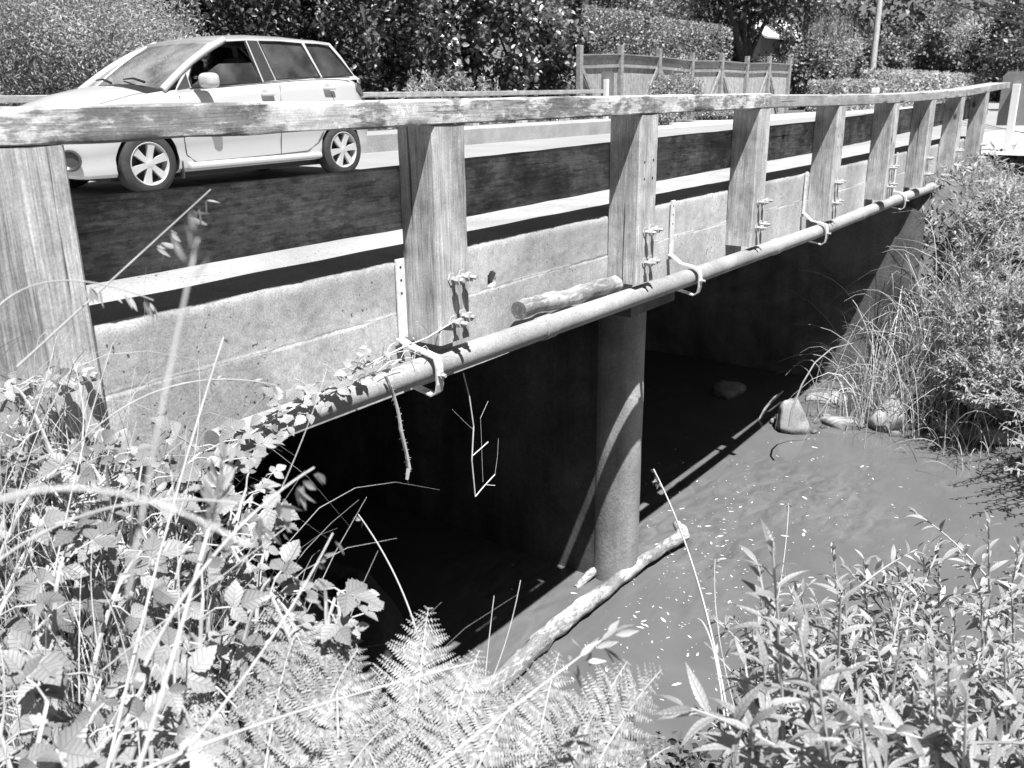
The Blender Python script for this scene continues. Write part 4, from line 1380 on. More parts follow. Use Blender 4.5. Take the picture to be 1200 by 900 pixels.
for k, (px, Y, r, n, mat, lab) in enumerate(((690, 21, (2.6, 2.0, 4.4), 11000, 'dark_leaf', 'tall dark tree behind the tall clipped hedge'), (775, 22, (2.6, 2.0, 4.2), 11000, 'mid_leaf', 'leafy tree behind the gap between the two clipped hedges'), (840, 23, (2.6, 2.0, 4.4), 10000, 'dark_leaf', 'tall dark tree behind the right end of the lower clipped hedge'))):
    tree('garden_tree', (X_at(px, 30, Y), Y, r[2]), r, n, .16, mat, T_BROAD3, lab, 'tree', spread=.13, shell=.5, clump=60, trunk_r=.22)
x = X_at(873, 60, 19.0)
ft = empty('forked_tree', (x, 19.0, .02), 'large dark tree with forked bare limbs behind the right end of the fence', 'tree')
mb = MB(); B = np.array([x, 19.0, 0])
mb.tube(bez(B, B + [0.1, 0, 1.4], B + [0, 0, 2.6], 8), np.linspace(.62, .48, 8), 14, jit=.2)
for e, r in (((-2.6, .3, 6.2), .28), ((-.4, .4, 6.8), .3), ((1.0, -.2, 6.6), .3), ((3.6, .2, 5.2), .2), ((-1.4, -.4, 5.6), .18)):
    mid = np.array(e) * .5 + np.array([0, 0, .75])
    mb.tube(bez(B + [0, 0, 2.1], B + mid * [.6, .6, 1], B + np.array(e), 9), np.linspace(r, r * .5, 9), 10, jit=.15)
mb.build('trunk', M['bark'], ft, smooth=60)
P, out = crown_pts(B + [0, 0, 7.2], (5.0, 3.5, 2.6), 9000, 50, .15, .4); lb = LB(); leafy(lb, P, out, T_BROAD3, .26); lb.build('crown', M['dark_leaf'], ft)
P, out = crown_pts(B + [0, .8, 1.6], (2.6, .8, 1.6), 3500, 50, .2, .3); lb = LB(); leafy(lb, P, out, T_BROAD3, .2); lb.build('ivy', M['dark_leaf'], ft)

# house with a pale roof
hx = X_at(920, 35, 30.)
house = empty('house', (hx, 30, 0), 'house with a pale sloping roof half hidden behind the forked tree', 'house')
z0 = at_y(920, 44, 30)[2]; z1 = at_y(920, 24, 32.5)[2]
xa, xb = X_at(893, 40, 30), X_at(946, 40, 30)
mb = MB(); mb.box(((xa + xb) / 2, 32.5, z0 / 2), (xb - xa - .8, 4.6, z0)); mb.build('wall', M['house_wall'], house)
mb = MB(); mb.prism([(29.6, z0 - .1), (32.5, z1), (35.4, z0 - .1), (35.4, z0 - .25), (32.5, z1 - .15), (29.6, z0 - .25)], lambda y, z: (xa - .2, y, z), lambda y, z: (xb, y, z)); mb.build('roof', M['roof'], house)
mb = MB(); mb.prism([(29.55, z0 - .26), (32.5, z1 + .02), (32.5, z1 - .22), (29.55, z0 - .46)], lambda y, z: (xb + .002, y, z), lambda y, z: (xb + .10, y, z)); mb.build('barge_board', M['white_paint'], house)
# tree trunk in front of the house, thin
tx = X_at(944, 30, 24.)
t = empty('bare_trunk', (tx, 24, 0), 'straight bare trunk standing at the right end of the pale roof', 'tree')
MB().tube([(tx, 24, 0), (tx - .02, 24, 3), (tx + .05, 24, 7)], [.30, .26, .22], 10, jit=.2).build('trunk', M['bark_pale'], t, smooth=60)
P, out = crown_pts((tx, 24, 8), (2.5, 2.5, 1.8), 3000, 40, .18, .3); lb = LB(); leafy(lb, P, out, T_BROAD3, .25); lb.build('crown', M['mid_leaf'], t)
# dark shrubs in front of the house
for k, (px, py, Y, r, n, mat, lab) in enumerate((
    (905, 72, 21, (2.4, 1.4, 1.5), 6000, 'dark_leaf', 'dark evergreen bush under the forked tree behind the fence end'),
    (945, 72, 22, (2.2, 1.4, 1.5), 6000, 'dark_leaf', 'dark evergreen bush below the right end of the pale roof'),
    (958, 82, 14.5, (2.3, 1.4, 1.75), 11000, 'mid_leaf', 'large rounded bush right of the board fence end'),
    (1000, 70, 20, (2.4, 1.5, 2.3), 9000, 'pale_leaf', 'pale bushy shrub behind the utility pole'))):
    p = at_y(px, py, Y)
    tree('evergreen_bush' if k < 2 else 'garden_shrub', (p[0], Y, r[2] * .97), r, n, .17, mat, T_BROAD3, lab, 'bush', spread=.15, shell=.55, clump=50, trunk_r=.08)

# weeping willow: trailing curtains of leaves
def weeping(px, Y, zt, R, n, label, mat='pale_leaf'):
    x = X_at(px, 20, Y)
    t = empty('weeping_willow', (x, Y, .02), label, 'tree')
    mb = MB(); limbs(mb, (x, Y, 0), (x, Y, zt), .4, 8, .45, int(px)); mb.build('trunk', M['bark'], t, smooth=60)
    lb = LB()
    for k in range(n):
        th = random.uniform(0, 2 * PI); rr = R * math.sqrt(random.uniform(.05, 1))
        top = np.array([x + math.cos(th) * rr, Y + math.sin(th) * rr * .8, zt + 1.6 * (1 - (rr / R) ** 2) + random.uniform(-.4, .4)])
        L = random.uniform(1.6, 4.2) * (.5 + .5 * rr / R)
        m = int(L / .07)
        s = np.linspace(0, 1, m)[:, None]
        pts = top + np.concatenate([math.cos(th) * .3 * s, math.sin(th) * .3 * s, -L * s], 1) + RNG.normal(size=(m, 3)) * .04
        d = unit(np.array([0, 0, -1.]) + RNG.normal(size=(m, 3)) * .35)
        lb.put(T_LANCE3, pts, frames(d, unit(RNG.normal(size=(m, 3)) + np.array([math.cos(th), math.sin(th), .4]))), RNG.uniform(.14, .26, m))
    lb.build('crown', M[mat], t)


weeping(985, 25, 6.2, 3.4, 420, 'weeping willow with hanging curtains of leaves left of the utility pole')
weeping(1065, 24, 6.4, 3.8, 460, 'weeping willow hanging over the low hedge right of the utility pole', 'mid_leaf')
for k, (px, py, Y, r, n, mat, lab) in enumerate((
    (1035, 62, 17, (3.0, 1.8, 2.3), 9000, 'mid_leaf', 'shaded shrub behind the pole under the weeping willow'),
    (1070, 70, 17, (3.4, 1.8, 1.9), 9000, 'dark_leaf', 'dark shrub in the shade behind the long low hedge'),
    (1110, 45, 18, (4.0, 2.4, 3.3), 12000, 'mid_leaf', 'tall leafy tree behind the hedge with the cables above it'),
    (1150, 40, 15, (5.0, 2.4, 3.2), 12000, 'pale_leaf', 'pale feathery tree at the end of the hedge near the marker panel'),
    (1180, 55, 11, (5.5, 2.4, 3.4), 12000, 'dark_leaf', 'dark tree standing behind the marker panel'),
    (1235, 50, 8.5, (6.5, 2.6, 3.6), 12000, 'mid_leaf', 'leafy tree at the right edge beyond the marker panel'))):
    p = at_y(px, py, Y)
    sc = .17 if p[0] < 60 else .24
    x = min(p[0], 78)
    tree('roadside_tree', (x, Y if p[0] < 78 else CAM[1] + (Y - CAM[1]) * x / p[0], r[2] * 1.02), r, n, sc, mat, T_LANCE3 if mat == 'pale_leaf' else T_BROAD3, lab, 'tree', spread=.10, shell=.5, clump=80, trunk_r=.18)
p = at_y(1205, 120, -1.0)
for k, (px, X, r, mat) in enumerate(((1205, 70, (4, 3, 2.6), 'dark_leaf'), (1290, 46, (4, 3, 3.2), 'mid_leaf'))):
    d = ray(px, 90); q = CAM + d * X / d[0]
    tree('roadside_tree', (q[0], q[1], r[2]), r, 8000, .22, mat, T_BROAD3, ['dark tree far down the road past the marker panel', 'leafy tree beside the road beyond the right end of the railing'][k], 'tree', spread=.10, shell=.5, clump=80, trunk_r=.18)

# utility pole and cables
ux = X_at(1021, 95, 12.0)
up_ = empty('utility_pole', (ux, 12.0, 0), 'pale wooden utility pole rising from the shaggy hedge', 'pole')
MB().tube([(ux, 12, 0), (ux, 12, 4), (ux, 12, 9.0)], [.17, .15, .12], 14).build('shaft', M['pole_wood'], up_, smooth=60)
mb = MB(); mb.box((ux, 12.0, 8.5), (.12, 2.2, .12)); mb.build('cross_arm', M['pole_wood'], up_)
for k, (y0, a, b) in enumerate(((11.2, (1118, 6), (1215, 34)), (12.0, (1150, 6), (1230, 22)), (12.8, (1180, 6), (1240, 16)))):
    p = at_d(a[0], a[1], 27.); q = at_d(b[0], b[1], 20.)
    s = (q - p); A = p - s * 1.2; Bq = q + s * 1.4
    pts = [A + (Bq - A) * t + np.array([0, 0, -.5 * 4 * t * (1 - t) + .5]) for t in np.linspace(0, 1, 24)]
    c = MB().tube(pts, .028, 6).build('cable', M['wire'], origin=tuple(pts[0]))
    meta(c, ['lowest overhead cable crossing the top right corner', 'middle overhead cable crossing the top right corner', 'topmost overhead cable at the top right corner'][k], 'cable')
# small white box on a stake under the pole
p = at_y(1026, 106, 9.7)
t = empty('letter_box', (p[0], 9.7, ROAD), 'small white box on a stake at the foot of the shaggy hedge', 'box')
mb = MB(); mb.box((p[0], 9.7, p[2]), (.22, .3, .22)); mb.build('box', M['white_paint'], t, bevel=.02)
mb = MB(); mb.box((p[0], 9.7, p[2] / 2), (.06, .06, p[2] - .23)); mb.build('stake', M['pole_wood'], t)

# woods far behind everything
lb = LB()
for (px0, px1, Y, zt, n) in ((60, 520, 24, 6.5, 14000), (400, 1000, 42, 16, 26000)):
    px = RNG.uniform(px0, px1, n)
    dirs = np.array([ray(p, 60) for p in px]); k = (Y + RNG.uniform(0, 3, n) - CAM[1]) / dirs[:, 1]
    P = CAM + dirs * k[:, None]; P[:, 2] = RNG.uniform(0, 1, n) ** .8 * zt * (1 + .15 * np.sin(P[:, 0] * .8))
    leafy(lb, P, unit(RNG.normal(size=(n, 3)) + np.array([0, -.8, .3])), T_BROAD3, .30)
X = RNG.uniform(60, 110, 15000); Y = RNG.uniform(-14, 36, 15000)
P = np.stack([X * .0 + 84 + RNG.uniform(0, 4, 15000), Y, RNG.uniform(0, 1, 15000) * 13], 1)
leafy(lb, P, unit(RNG.normal(size=(15000, 3)) + np.array([-.8, -.3, .3])), T_BROAD3, .5)
o = lb.build('distant_woods', M['mid_leaf'], origin=(40, 30, 0)); meta(o, 'dark mass of woods far behind the gardens', 'woods', kind='stuff')

# ================================================================== PLANTS NEAR THE CAMERA AND ON THE BANKS
def gz(x, y): return float(ground_h(np.array([[x, y]]))[0])


def gzs(P): return ground_h(P)


def stem_leaves(lb, pts, tmpl, n, size, t0=.2, ang=.85, taper=.55, up=.6):
    """leaves spiralling up a stem given as a polyline"""
    pts = np.array(pts); m = len(pts)
    t = np.linspace(t0, 1, n)
    idx = t * (m - 1); i0 = np.clip(idx.astype(int), 0, m - 2); fr = (idx - i0)[:, None]
    P = pts[i0] * (1 - fr) + pts[i0 + 1] * fr
    ax = unit(pts[i0 + 1] - pts[i0])
    ref = unit(np.cross(ax, np.array([.31, .95, .1]))); r2 = np.cross(ax, ref)
    th = np.arange(n) * 2.4 + RNG.uniform(0, 6) + RNG.normal(size=n) * .3
    rad = ref * np.cos(th)[:, None] + r2 * np.sin(th)[:, None]
    a = ang * (1 - .55 * t ** 3) * RNG.uniform(.75, 1.2, n)
    d = unit(ax * np.cos(a)[:, None] + rad * np.sin(a)[:, None] + RNG.normal(size=(n, 3)) * .14)
    nrm = unit(ax * .45 + np.array([0, 0, up + .35]) + RNG.normal(size=(n, 3)) * .35)
    s = size * (1 - taper * t ** 2) * RNG.uniform(.75, 1.2, n)
    lb.put(tmpl, P, frames(d, nrm), s)


def stem_curve(base, tip, bow=.15, n=14):
    base = np.array(base, float); tip = np.array(tip, float)
    L = np.linalg.norm(tip - base)
    mid = base * .45 + tip * .55 + np.array([random.uniform(-1, 1) * bow * L * .4, random.uniform(-1, 1) * bow * L * .4, bow * L * .5])
    return bez(base, mid, tip, n)


# ---- willow thicket on the far bank under the right end of the bridge
def bank_willow(pxs, pys, deps, n, leaves, size, label, name='willow_bush', shift=.45):
    lb = LB(); mb = MB(); first = None
    for k in range(n):
        px = random.uniform(*pxs); f = random.random(); py = pys[0] + (pys[1] - pys[0]) * f
        tip = at_d(px, py, deps[0] + (deps[1] - deps[0]) * f + random.uniform(-.3, .3))
        if tip[1] > -.22: tip[1] = -.22 - random.random() * .2
        bx, by = tip[0] + random.uniform(-.1, shift), min(-.12, tip[1] - random.uniform(-.15, .3))
        z = gz(bx, by)
        if z < WATER + .05:
            q = np.array([bx, by]); 
            for _ in range(30):
                if gz(q[0], q[1]) > WATER + .08: break
                q = q + np.array([.06, -.02])
            bx, by = q; z = gz(bx, by)
        if tip[2] < z + .25: tip[2] = z + .25 + random.random() * .2
        pts = stem_curve((bx, by, z - .03), tip, .12)
        if first is None: first = pts[0]
        mb.tube(pts, np.linspace(.012, .003, len(pts)), 5, cap=False)
        stem_leaves(lb, pts, T_LANCE, leaves, size, .12, 1.0, .5)
        for s in range(3):
            i = random.randint(4, 10)
            e = pts[i] + unit(rand_dirs(1)[0] * np.array([1, 1, .3]) + np.array([0, 0, .55])) * random.uniform(.18, .38)
            q = bez(pts[i], (pts[i] + e) / 2 + np.array([0, 0, .04]), e, 8)
            mb.tube(q, np.linspace(.005, .002, 8), 4, cap=False)
            stem_leaves(lb, q, T_LANCE, leaves // 3, size * .9, .1, 1.0, .5)
    t = empty(name, tuple(first), label, 'bush', 'willow bushes on the far bank')
    mb.build('stem', M['stem'], t); lb.build('foliage', M['willow'], t)


bank_willow((1112, 1165), (285, 350), (10.4, 9.4), 40, 40, .10, 'willow bush below the pipe at the right, left part of the upper bank')
bank_willow((1165, 1245), (232, 320), (11.0, 9.2), 46, 40, .10, 'willow bush high on the right edge beside the end of the railing')
bank_willow((1112, 1168), (330, 420), (9.6, 8.9), 44, 40, .10, 'willow bush in the middle of the far bank above the reeds')
bank_willow((1150, 1250), (310, 430), (9.2, 8.4), 44, 40, .10, 'willow bush at the right edge halfway up the far bank')
bank_willow((1118, 1180), (405, 470), (9.0, 8.6), 36, 40, .10, 'willow bush low on the far bank over the flat rock')
bank_willow((1165, 1250), (410, 560), (8.4, 7.2), 34, 40, .10, 'willow bush hanging over the water at the right edge')


# ---- reeds and rank grass
def blades(lb, base, n, L, lean, spread, w=1.0, droop=.6, tmpl=None):
    base = np.array(base, float)
    for k in range(n):
        b = base + np.array([random.gauss(0, spread), random.gauss(0, spread), 0]); b[2] = max(gz(b[0], b[1]), WATER - .1)
        th = random.uniform(0, 2 * PI); ll = random.uniform(*L)
        h = np.array([math.cos(th), math.sin(th), 0]) * random.uniform(*lean) * ll
        tip = b + h + np.array([0, 0, ll * random.uniform(.35, 1.0)])
        mid = b + h * .25 + np.array([0, 0, ll * random.uniform(.55, .9)])
        if random.random() < droop: tip[2] -= ll * random.uniform(.1, .5)
        pts = bez(b, mid, tip, 8)
        ww = np.linspace(1, .15, 8) * .006 * w
        side = unit(np.cross(pts[-1] - pts[0], rand_dirs(1)[0]))
        V = np.stack([pts - side * ww[:, None], pts + side * ww[:, None]], 1).reshape(-1, 3)
        F = np.array([(2 * i, 2 * i + 1, 2 * i + 3, 2 * i + 2) for i in range(7)])
        lb.V.append(V); lb.F.append(F + lb.n); lb.n += len(V)


for k, (px, py, n, L, lab) in enumerate(((1040, 468, 190, (.7, 1.9), 'large tussock of bent reeds above the round boulder'), (1085, 455, 170, (.7, 1.9), 'tussock of reeds right of the round boulder'),
                                         (1010, 455, 60, (.5, 1.3), 'sparse reeds in front of the lit abutment'), (1130, 500, 90, (.4, 1.1), 'short reeds at the waterline under the willows'))):
    p = at_z(px, py, WATER + .25)
    t = empty('reed_clump', (p[0], p[1], gz(p[0], p[1])), lab, 'reeds', 'reeds at the foot of the abutment')
    lb = LB(); blades(lb, p, n, L, (.1, .8), .28, 1.0, .7); lb.build('foliage', M['reed'], t)
for k, (X, Y, n, L, lab) in enumerate(((10.45, -.45, 130, (.8, 1.9), 'tall reeds leaning out from the bank beside the abutment edge'), (10.75, -.75, 130, (.9, 2.0), 'tall arching grass between the abutment and the willows'), (10.3, -.95, 110, (.7, 1.7), 'thick reeds on the slope under the tall arching grass'))):
    t = empty('reed_clump', (X, Y, gz(X, Y)), lab, 'reeds', 'reeds at the foot of the abutment')
    lb = LB(); blades(lb, (X, Y, 0), n, L, (.1, .75), .22, 1.1, .6); lb.build('foliage', M['reed'], t)
for k, (X, Y) in enumerate(((11.6, -.5), (12.4, -.6), (13.2, -.55), (14.1, -.6), (15.0, -.7), (12.0, -1.0), (13.0, -1.1))):
    t = empty('grass_clump', (X, Y, gz(X, Y)), 'tall thin grass growing up against the pipe and post feet at the right', 'grass', 'grass clumps by the right end of the railing')
    lb = LB(); blades(lb, (X, Y, 0), 90, (.12, .42), (.05, .6), .3, .7, .4); lb.build('foliage', M['grass'], t)
# a long bowed reed over the pointed rock
pts = [at_d(x, y, 8.6) for x, y in ((925, 500), (928, 480), (940, 450), (955, 425), (975, 408), (1000, 402))]
meta(MB().tube(pts, np.linspace(.012, .005, len(pts)), 6).build('bowed_reed', M['reed'], origin=tuple(pts[0]), smooth=60), 'single long reed bowed over the pointed rock', 'reed')


# ---- willow at the lower right, close to the camera
T_BIG = leaf_t([.012, .05, .085, .10, .105, .10, .085, .06, .03, .004], .35, -.5)


def near_willow(tips, size, leaves, label, name='young_willow', foot=(.25, -.15), group=None, r=.005, t0=.15, shoots=4, tm=None):
    tm = tm or T_LANCE
    lb = LB(); mb = MB(); first = None
    for (px, py, d) in tips:
        tip = at_d(px, py, d)
        bx, by = tip[0] + foot[0] * random.uniform(.3, 1.2), tip[1] + foot[1] * random.uniform(.3, 1.6)
        z = max(gz(bx, by), WATER)
        z = max(z, tip[2] - 1.1)
        z = gz(bx, by)
        pts = stem_curve((bx, by, z - .02), tip, .08, 18)
        if first is None: first = pts[0]
        mb.tube(pts, np.linspace(r * 1.6, r * .4, len(pts)), 6, cap=False)
        L = np.sum(np.linalg.norm(np.diff(pts, axis=0), axis=1))
        st = max(t0, 1 - .8 / L)
        stem_leaves(lb, pts, tm, leaves, size, st, 1.2, .5)
        for s in range(shoots):
            u = random.uniform(max(st, .35), .9); i = int(u * 17)
            e = pts[i] + unit(rand_dirs(1)[0] * np.array([1, 1, .25]) + np.array([0, 0, .55])) * random.uniform(.12, .30)
            q = bez(pts[i], (pts[i] + e) / 2 + np.array([0, 0, .03]), e, 10)
            mb.tube(q, np.linspace(r * .7, r * .25, 10), 5, cap=False)
            stem_leaves(lb, q, tm, int(leaves * .5), size * .8, .1, 1.15, .5)
    t = empty(name, tuple(first), label, 'willow', group)
    mb.build('stem', M['stem'], t); lb.build('foliage', M['willow'], t)


near_willow([(905, 642, 1.45), (935, 735, 1.25), (960, 800, 1.15), (895, 780, 1.35), (985, 700, 1.45), (880, 850, 1.25), (1010, 840, 1.1)],   .115, 34, 'young willow with the largest leaves, nearest the camera at the lower right', shoots=2, tm=T_BIG)
near_willow([(975, 640, 2.4), (1012, 655, 2.5), (990, 690, 2.2), (1040, 690, 2.3), (955, 700, 2.3), (1020, 730, 2.0), (940, 700, 2.2), (1000, 760, 1.9)], .075, 46, 'bushy young willow with slender tips in front of the middle of the water')
near_willow([(1082, 650, 2.6), (1100, 665, 2.6), (1065, 690, 2.4), (1050, 650, 2.7), (1090, 720, 2.2), (1120, 720, 2.3), (1075, 760, 2.0)], .075, 46, 'young willow right of the bushy one with several thin upright shoots')
near_willow([(1158, 608, 2.4), (1150, 700, 2.3), (1185, 690, 2.4), (1195, 640, 2.7), (1130, 750, 2.1), (1175, 770, 2.0), (1210, 720, 2.1)], .08, 46, 'tallest young willow shoot at the right edge above the dark water')
near_willow([(random.uniform(900, 1230), random.uniform(740, 930), random.uniform(1.3, 2.1)) for _ in range(50)],   .07, 44, 'dense low willow growth filling the lower right corner', 'willow_thicket', (.15, -.1), t0=.05)
near_willow([(random.uniform(880, 1230), random.uniform(700, 880), random.uniform(2.0, 2.9)) for _ in range(56)],   .07, 46, 'willow growth behind the large leaves along the near edge of the water', 'willow_thicket', (.15, -.1), t0=.05)


# ---- brambles at the lower left
def trifoliate(lb, p, d, nrm, s):
    d = unit(np.atleast_2d(d)); nrm = unit(np.atleast_2d(nrm))
    R = frames(d, nrm)[0]
    for a, q, off in ((0, 1.0, .35), (1.15, .85, .05), (-1.15, .85, .05)):
        v = R @ np.array([math.sin(a), math.cos(a), 0])
        lb.put(T_OVATE, (p + R[:, 1] * off * s)[None], frames(v, nrm + rand_dirs(1) * .25), np.array([s * q * random.uniform(.85, 1.1)]))


LEFT_POLY = np.array([(-60, 440), (60, 470), (150, 475), (250, 520), (300, 545), (285, 610), (260, 660), (330, 690), (390, 680), (420, 740), (440, 830), (500, 900), (500, 960), (-60, 960)], float)


def in_poly(x, y, Q):
    c = False; j = len(Q) - 1
    for i in range(len(Q)):
        if (Q[i][1] > y) != (Q[j][1] > y) and x < (Q[j][0] - Q[i][0]) * (y - Q[i][1]) / (Q[j][1] - Q[i][1]) + Q[i][0]: c = not c
        j = i
    return c


def rand_left():
    while True:
        x, y = random.uniform(-60, 500), random.uniform(440, 950)
        if in_poly(x, y, LEFT_POLY): return x, y


def depth_left(y): return float(np.interp(y, [430, 540, 700, 900], [2.25, 2.05, 1.65, 1.2]))


zones = [((0, 60), (440, 560)), ((60, 200), (470, 580)), ((190, 310), (500, 600)), ((-40, 90), (560, 700)), ((90, 230), (580, 720)),
         ((220, 330), (600, 720)), ((300, 400), (660, 710)), ((-40, 80), (700, 900)), ((70, 190), (720, 900)), ((160, 280), (740, 900))]
for zi, (zx, zy) in enumerate(zones):
    lb = LB(); mb = MB(); first = None
    for c in range(6):
        px, py = random.uniform(*zx), random.uniform(*zy)
        d = depth_left(py) + random.uniform(-.15, .25)
        tip = at_d(px, py, d)
        if tip[1] > -.05: tip[1] = -.05
        bx, by = tip[0] + random.uniform(-.45, .1), tip[1] + random.uniform(-.35, .1)
        base = np.array([bx, by, gz(bx, by) - .02])
        pts = bez(base, (base + tip) / 2 + np.array([0, 0, .35]), tip, 12)
        if first is None: first = base
        mb.tube(pts, np.linspace(.006, .003, 12), 5, cap=False)
        for i in range(4, 12):
            if random.random() < .85:
                dr = unit(rand_dirs(1)[0] * np.array([1, 1, .4]) + np.array([.1, -.25, .1]))
                q = pts[i] + dr * random.uniform(.03, .09)
                mb.tube([pts[i], (pts[i] + q) / 2 + np.array([0, 0, .008]), q], .0018, 4, cap=False)
                trifoliate(lb, q, dr, np.array([-.15, -.55, 1.0]) + rand_dirs(1)[0] * .55, random.choice([.024, .031, .039, .048, .058]))
    t = empty('bramble', tuple(first), 'bramble with serrated leaves scrambling over the near bank at the left', 'bramble', 'brambles on the near bank')
    mb.build('cane', M['stem'], t); lb.build('foliage', M['bramble'], t)

# vine trailing along the pipe
vp = [at_y(x, y, Y) for x, y, Y in ((268, 528, -.08), (305, 500, -.05), (345, 478, -.035), (385, 455, .0), (425, 430, .02), (470, 408, .03), (500, 396, .02), (530, 378, -.01))]
vine = empty('pipe_vine', tuple(vp[3]), 'leafy bramble runner trailing along the top of the pipe at the first hanger', 'vine')
mb = MB(); mb.tube(vp, .0035, 5)
for k in range(16):
    i = random.randint(0, 6); p = vp[i] + (vp[i + 1] - vp[i]) * random.random()
    e = p + np.array([random.uniform(-.15, .2), random.uniform(-.09, .03), random.uniform(-.03, .09)])
    mb.tube(bez(p, (p + e) / 2 + [0, 0, .03], e, 5), .0015, 4)
mb.build('cane', M['twig'], vine)
lb = LB()
for (px, py, s, Y) in ((290, 512, .075, -.06), (300, 535, .07, -.10), (318, 500, .05, -.07), (335, 485, .055, -.07), (350, 470, .06, -.05), (372, 462, .055, -.06), (360, 450, .05, .0), (395, 440, .05, .0), (405, 425, .06, .02), (420, 418, .05, .04), (430, 408, .045, .05), (385, 478, .045, -.07), (395, 455, .06, -.05), (440, 425, .04, .02), (310, 520, .05, -.09), (330, 512, .04, -.09), (276, 505, .08, -.05), (282, 528, .07, -.10), (308, 488, .06, -.06), (325, 470, .06, -.03), (345, 455, .055, -.02), (338, 500, .05, -.07), (362, 485, .05, -.08), (378, 448, .055, -.03), (412, 440, .05, -.04), (425, 432, .05, -.02), (450, 412, .045, .02), (300, 520, .065, -.1)):
    p = at_y(px, py, Y)
    trifoliate(lb, p, rand_dirs(1)[0] * np.array([1, .6, .3]), np.array([-.1, -.5, 1.]) + rand_dirs(1)[0] * .4, s * .95)
lb.build('foliage', M['vine'], vine)
mb = MB()
for k in range(26):
    x = random.uniform(425, 520); y = np.interp(x, [425, 520], [430, 395]) + random.uniform(-6, 14)
    p = at_y(x, y, random.uniform(-.02, .06)); e = p + np.array([random.uniform(-.16, .16), random.uniform(-.03, .03), random.uniform(-.04, .04)])
    mb.tube([p, (p + e) / 2 + [0, 0, .015], e], .0016, 4)
o = mb.build('dry_stems', M['twig'], origin=tuple(vp[5])); meta(o, 'tangle of dry stems caught between the first hanger and the pipe', 'twigs', kind='stuff')
# hanging root and hanging twig
pts = [at_y(x, y, -.03) for x, y in ((452, 440), (461, 462), (467, 485), (470, 505), (476, 530), (479, 548), (477, 562))]
mb = MB(); mb.tube(pts, [.006, .007, .007, .008, .009, .009, .006], 8, jit=.5)
for k in range(70):
    i = random.randint(0, 5); p = pts[i] + (pts[i + 1] - pts[i]) * random.random(); mb.tube([p, p + rand_dirs(1)[0] * .016], [.0013, .0004], 3)
meta(mb.build('hanging_root', M['straw'], origin=tuple(pts[0])), 'shaggy pale root hanging straight down from the pipe', 'root')
def hang(ps, Y=.06): return [at_y(x, y, Y) for x, y in ps]
mb = MB()
mb.tube(hang(((543, 437), (550, 465), (555, 500), (553, 540), (557, 582))), [.003, .0035, .0035, .0035, .003], 6)
mb.tube(hang(((557, 582), (567, 570), (580, 556))), .0028, 6); mb.tube(hang(((554, 534), (563, 526), (572, 518))), .0028, 6)
mb.tube(hang(((568, 568), (580, 569))), .002, 5); mb.tube(hang(((566, 565), (565, 540), (564, 510), (563, 490), (572, 470))), .0009, 4)
mb.tube(hang(((580, 556), (583, 535), (584, 514))), .0009, 4); mb.tube(hang(((530, 480), (545, 495), (556, 505))), .0009, 4)
p0 = hang(((543, 437),))[0]
meta(mb.build('hanging_twig', M['twig'], origin=tuple(p0)), 'thin branching twig dangling below the pipe in front of the pier wall', 'twig')


# ---- ferns
def frond(lb, mb, P0, P2, lift, nrm, width=.30, n=None):
    P0 = np.array(P0, float); P2 = np.array(P2, float); L = np.linalg.norm(P2 - P0)
    n = n or int(L / .0185)
    mid = P0 * .5 + P2 * .5 + np.array(lift)
    pts = bez(P0, mid, P2, 40)
    mb.tube(pts[::3], np.linspace(.0026, .0007, len(pts[::3])), 5, cap=False)
    nrm = unit(np.array(nrm, float))
    for k in range(n):
        t = .10 + .89 * (k / (n - 1)) ** .92
        i = min(38, int(t * 39)); p = pts[i] + (pts[i + 1] - pts[i]) * (t * 39 - i)
        ax = unit(pts[i + 1] - pts[i]); sd = unit(np.cross(ax, nrm)); up = np.cross(sd, ax)
        pl = L * width * min(1, (t + .15) * 2.4) * (1 - t) ** .85 * 1.3 + .006
        for s in (-1, 1):
            d = unit(sd * s * .93 + ax * random.uniform(.25, .5) + up * random.uniform(-.25, .22))
            m = max(4, int(pl * random.uniform(.9, 1.08) / .0048))
            u = np.linspace(.05, 1, m)
            q = p + d * (u * pl)[:, None] - up * (u ** 2 * pl * random.uniform(.05, .4))[:, None] + ax * (u ** 2 * pl * .22)[:, None]
            sz = np.minimum(.0125, pl * .24) * (1 - u) ** .75 * RNG.uniform(.85, 1.1, m) + .0022
            h = m // 2
            for qa, qb in ((p, q[h]), (q[h], q[-1])):
                ln = np.linalg.norm(qb - qa)
                lb.put(T_RIB, qa[None], frames(qb - qa, up), np.array([[.0016, ln, .001]]))
            for s2 in (-1, 1):
                dv = unit(np.cross(d, up) * s2 * .95 + d * .45)
                lb.put(T_TUFT3, q, frames(np.repeat(dv[None], m, 0), up + RNG.normal(size=(m, 3)) * .22), sz)


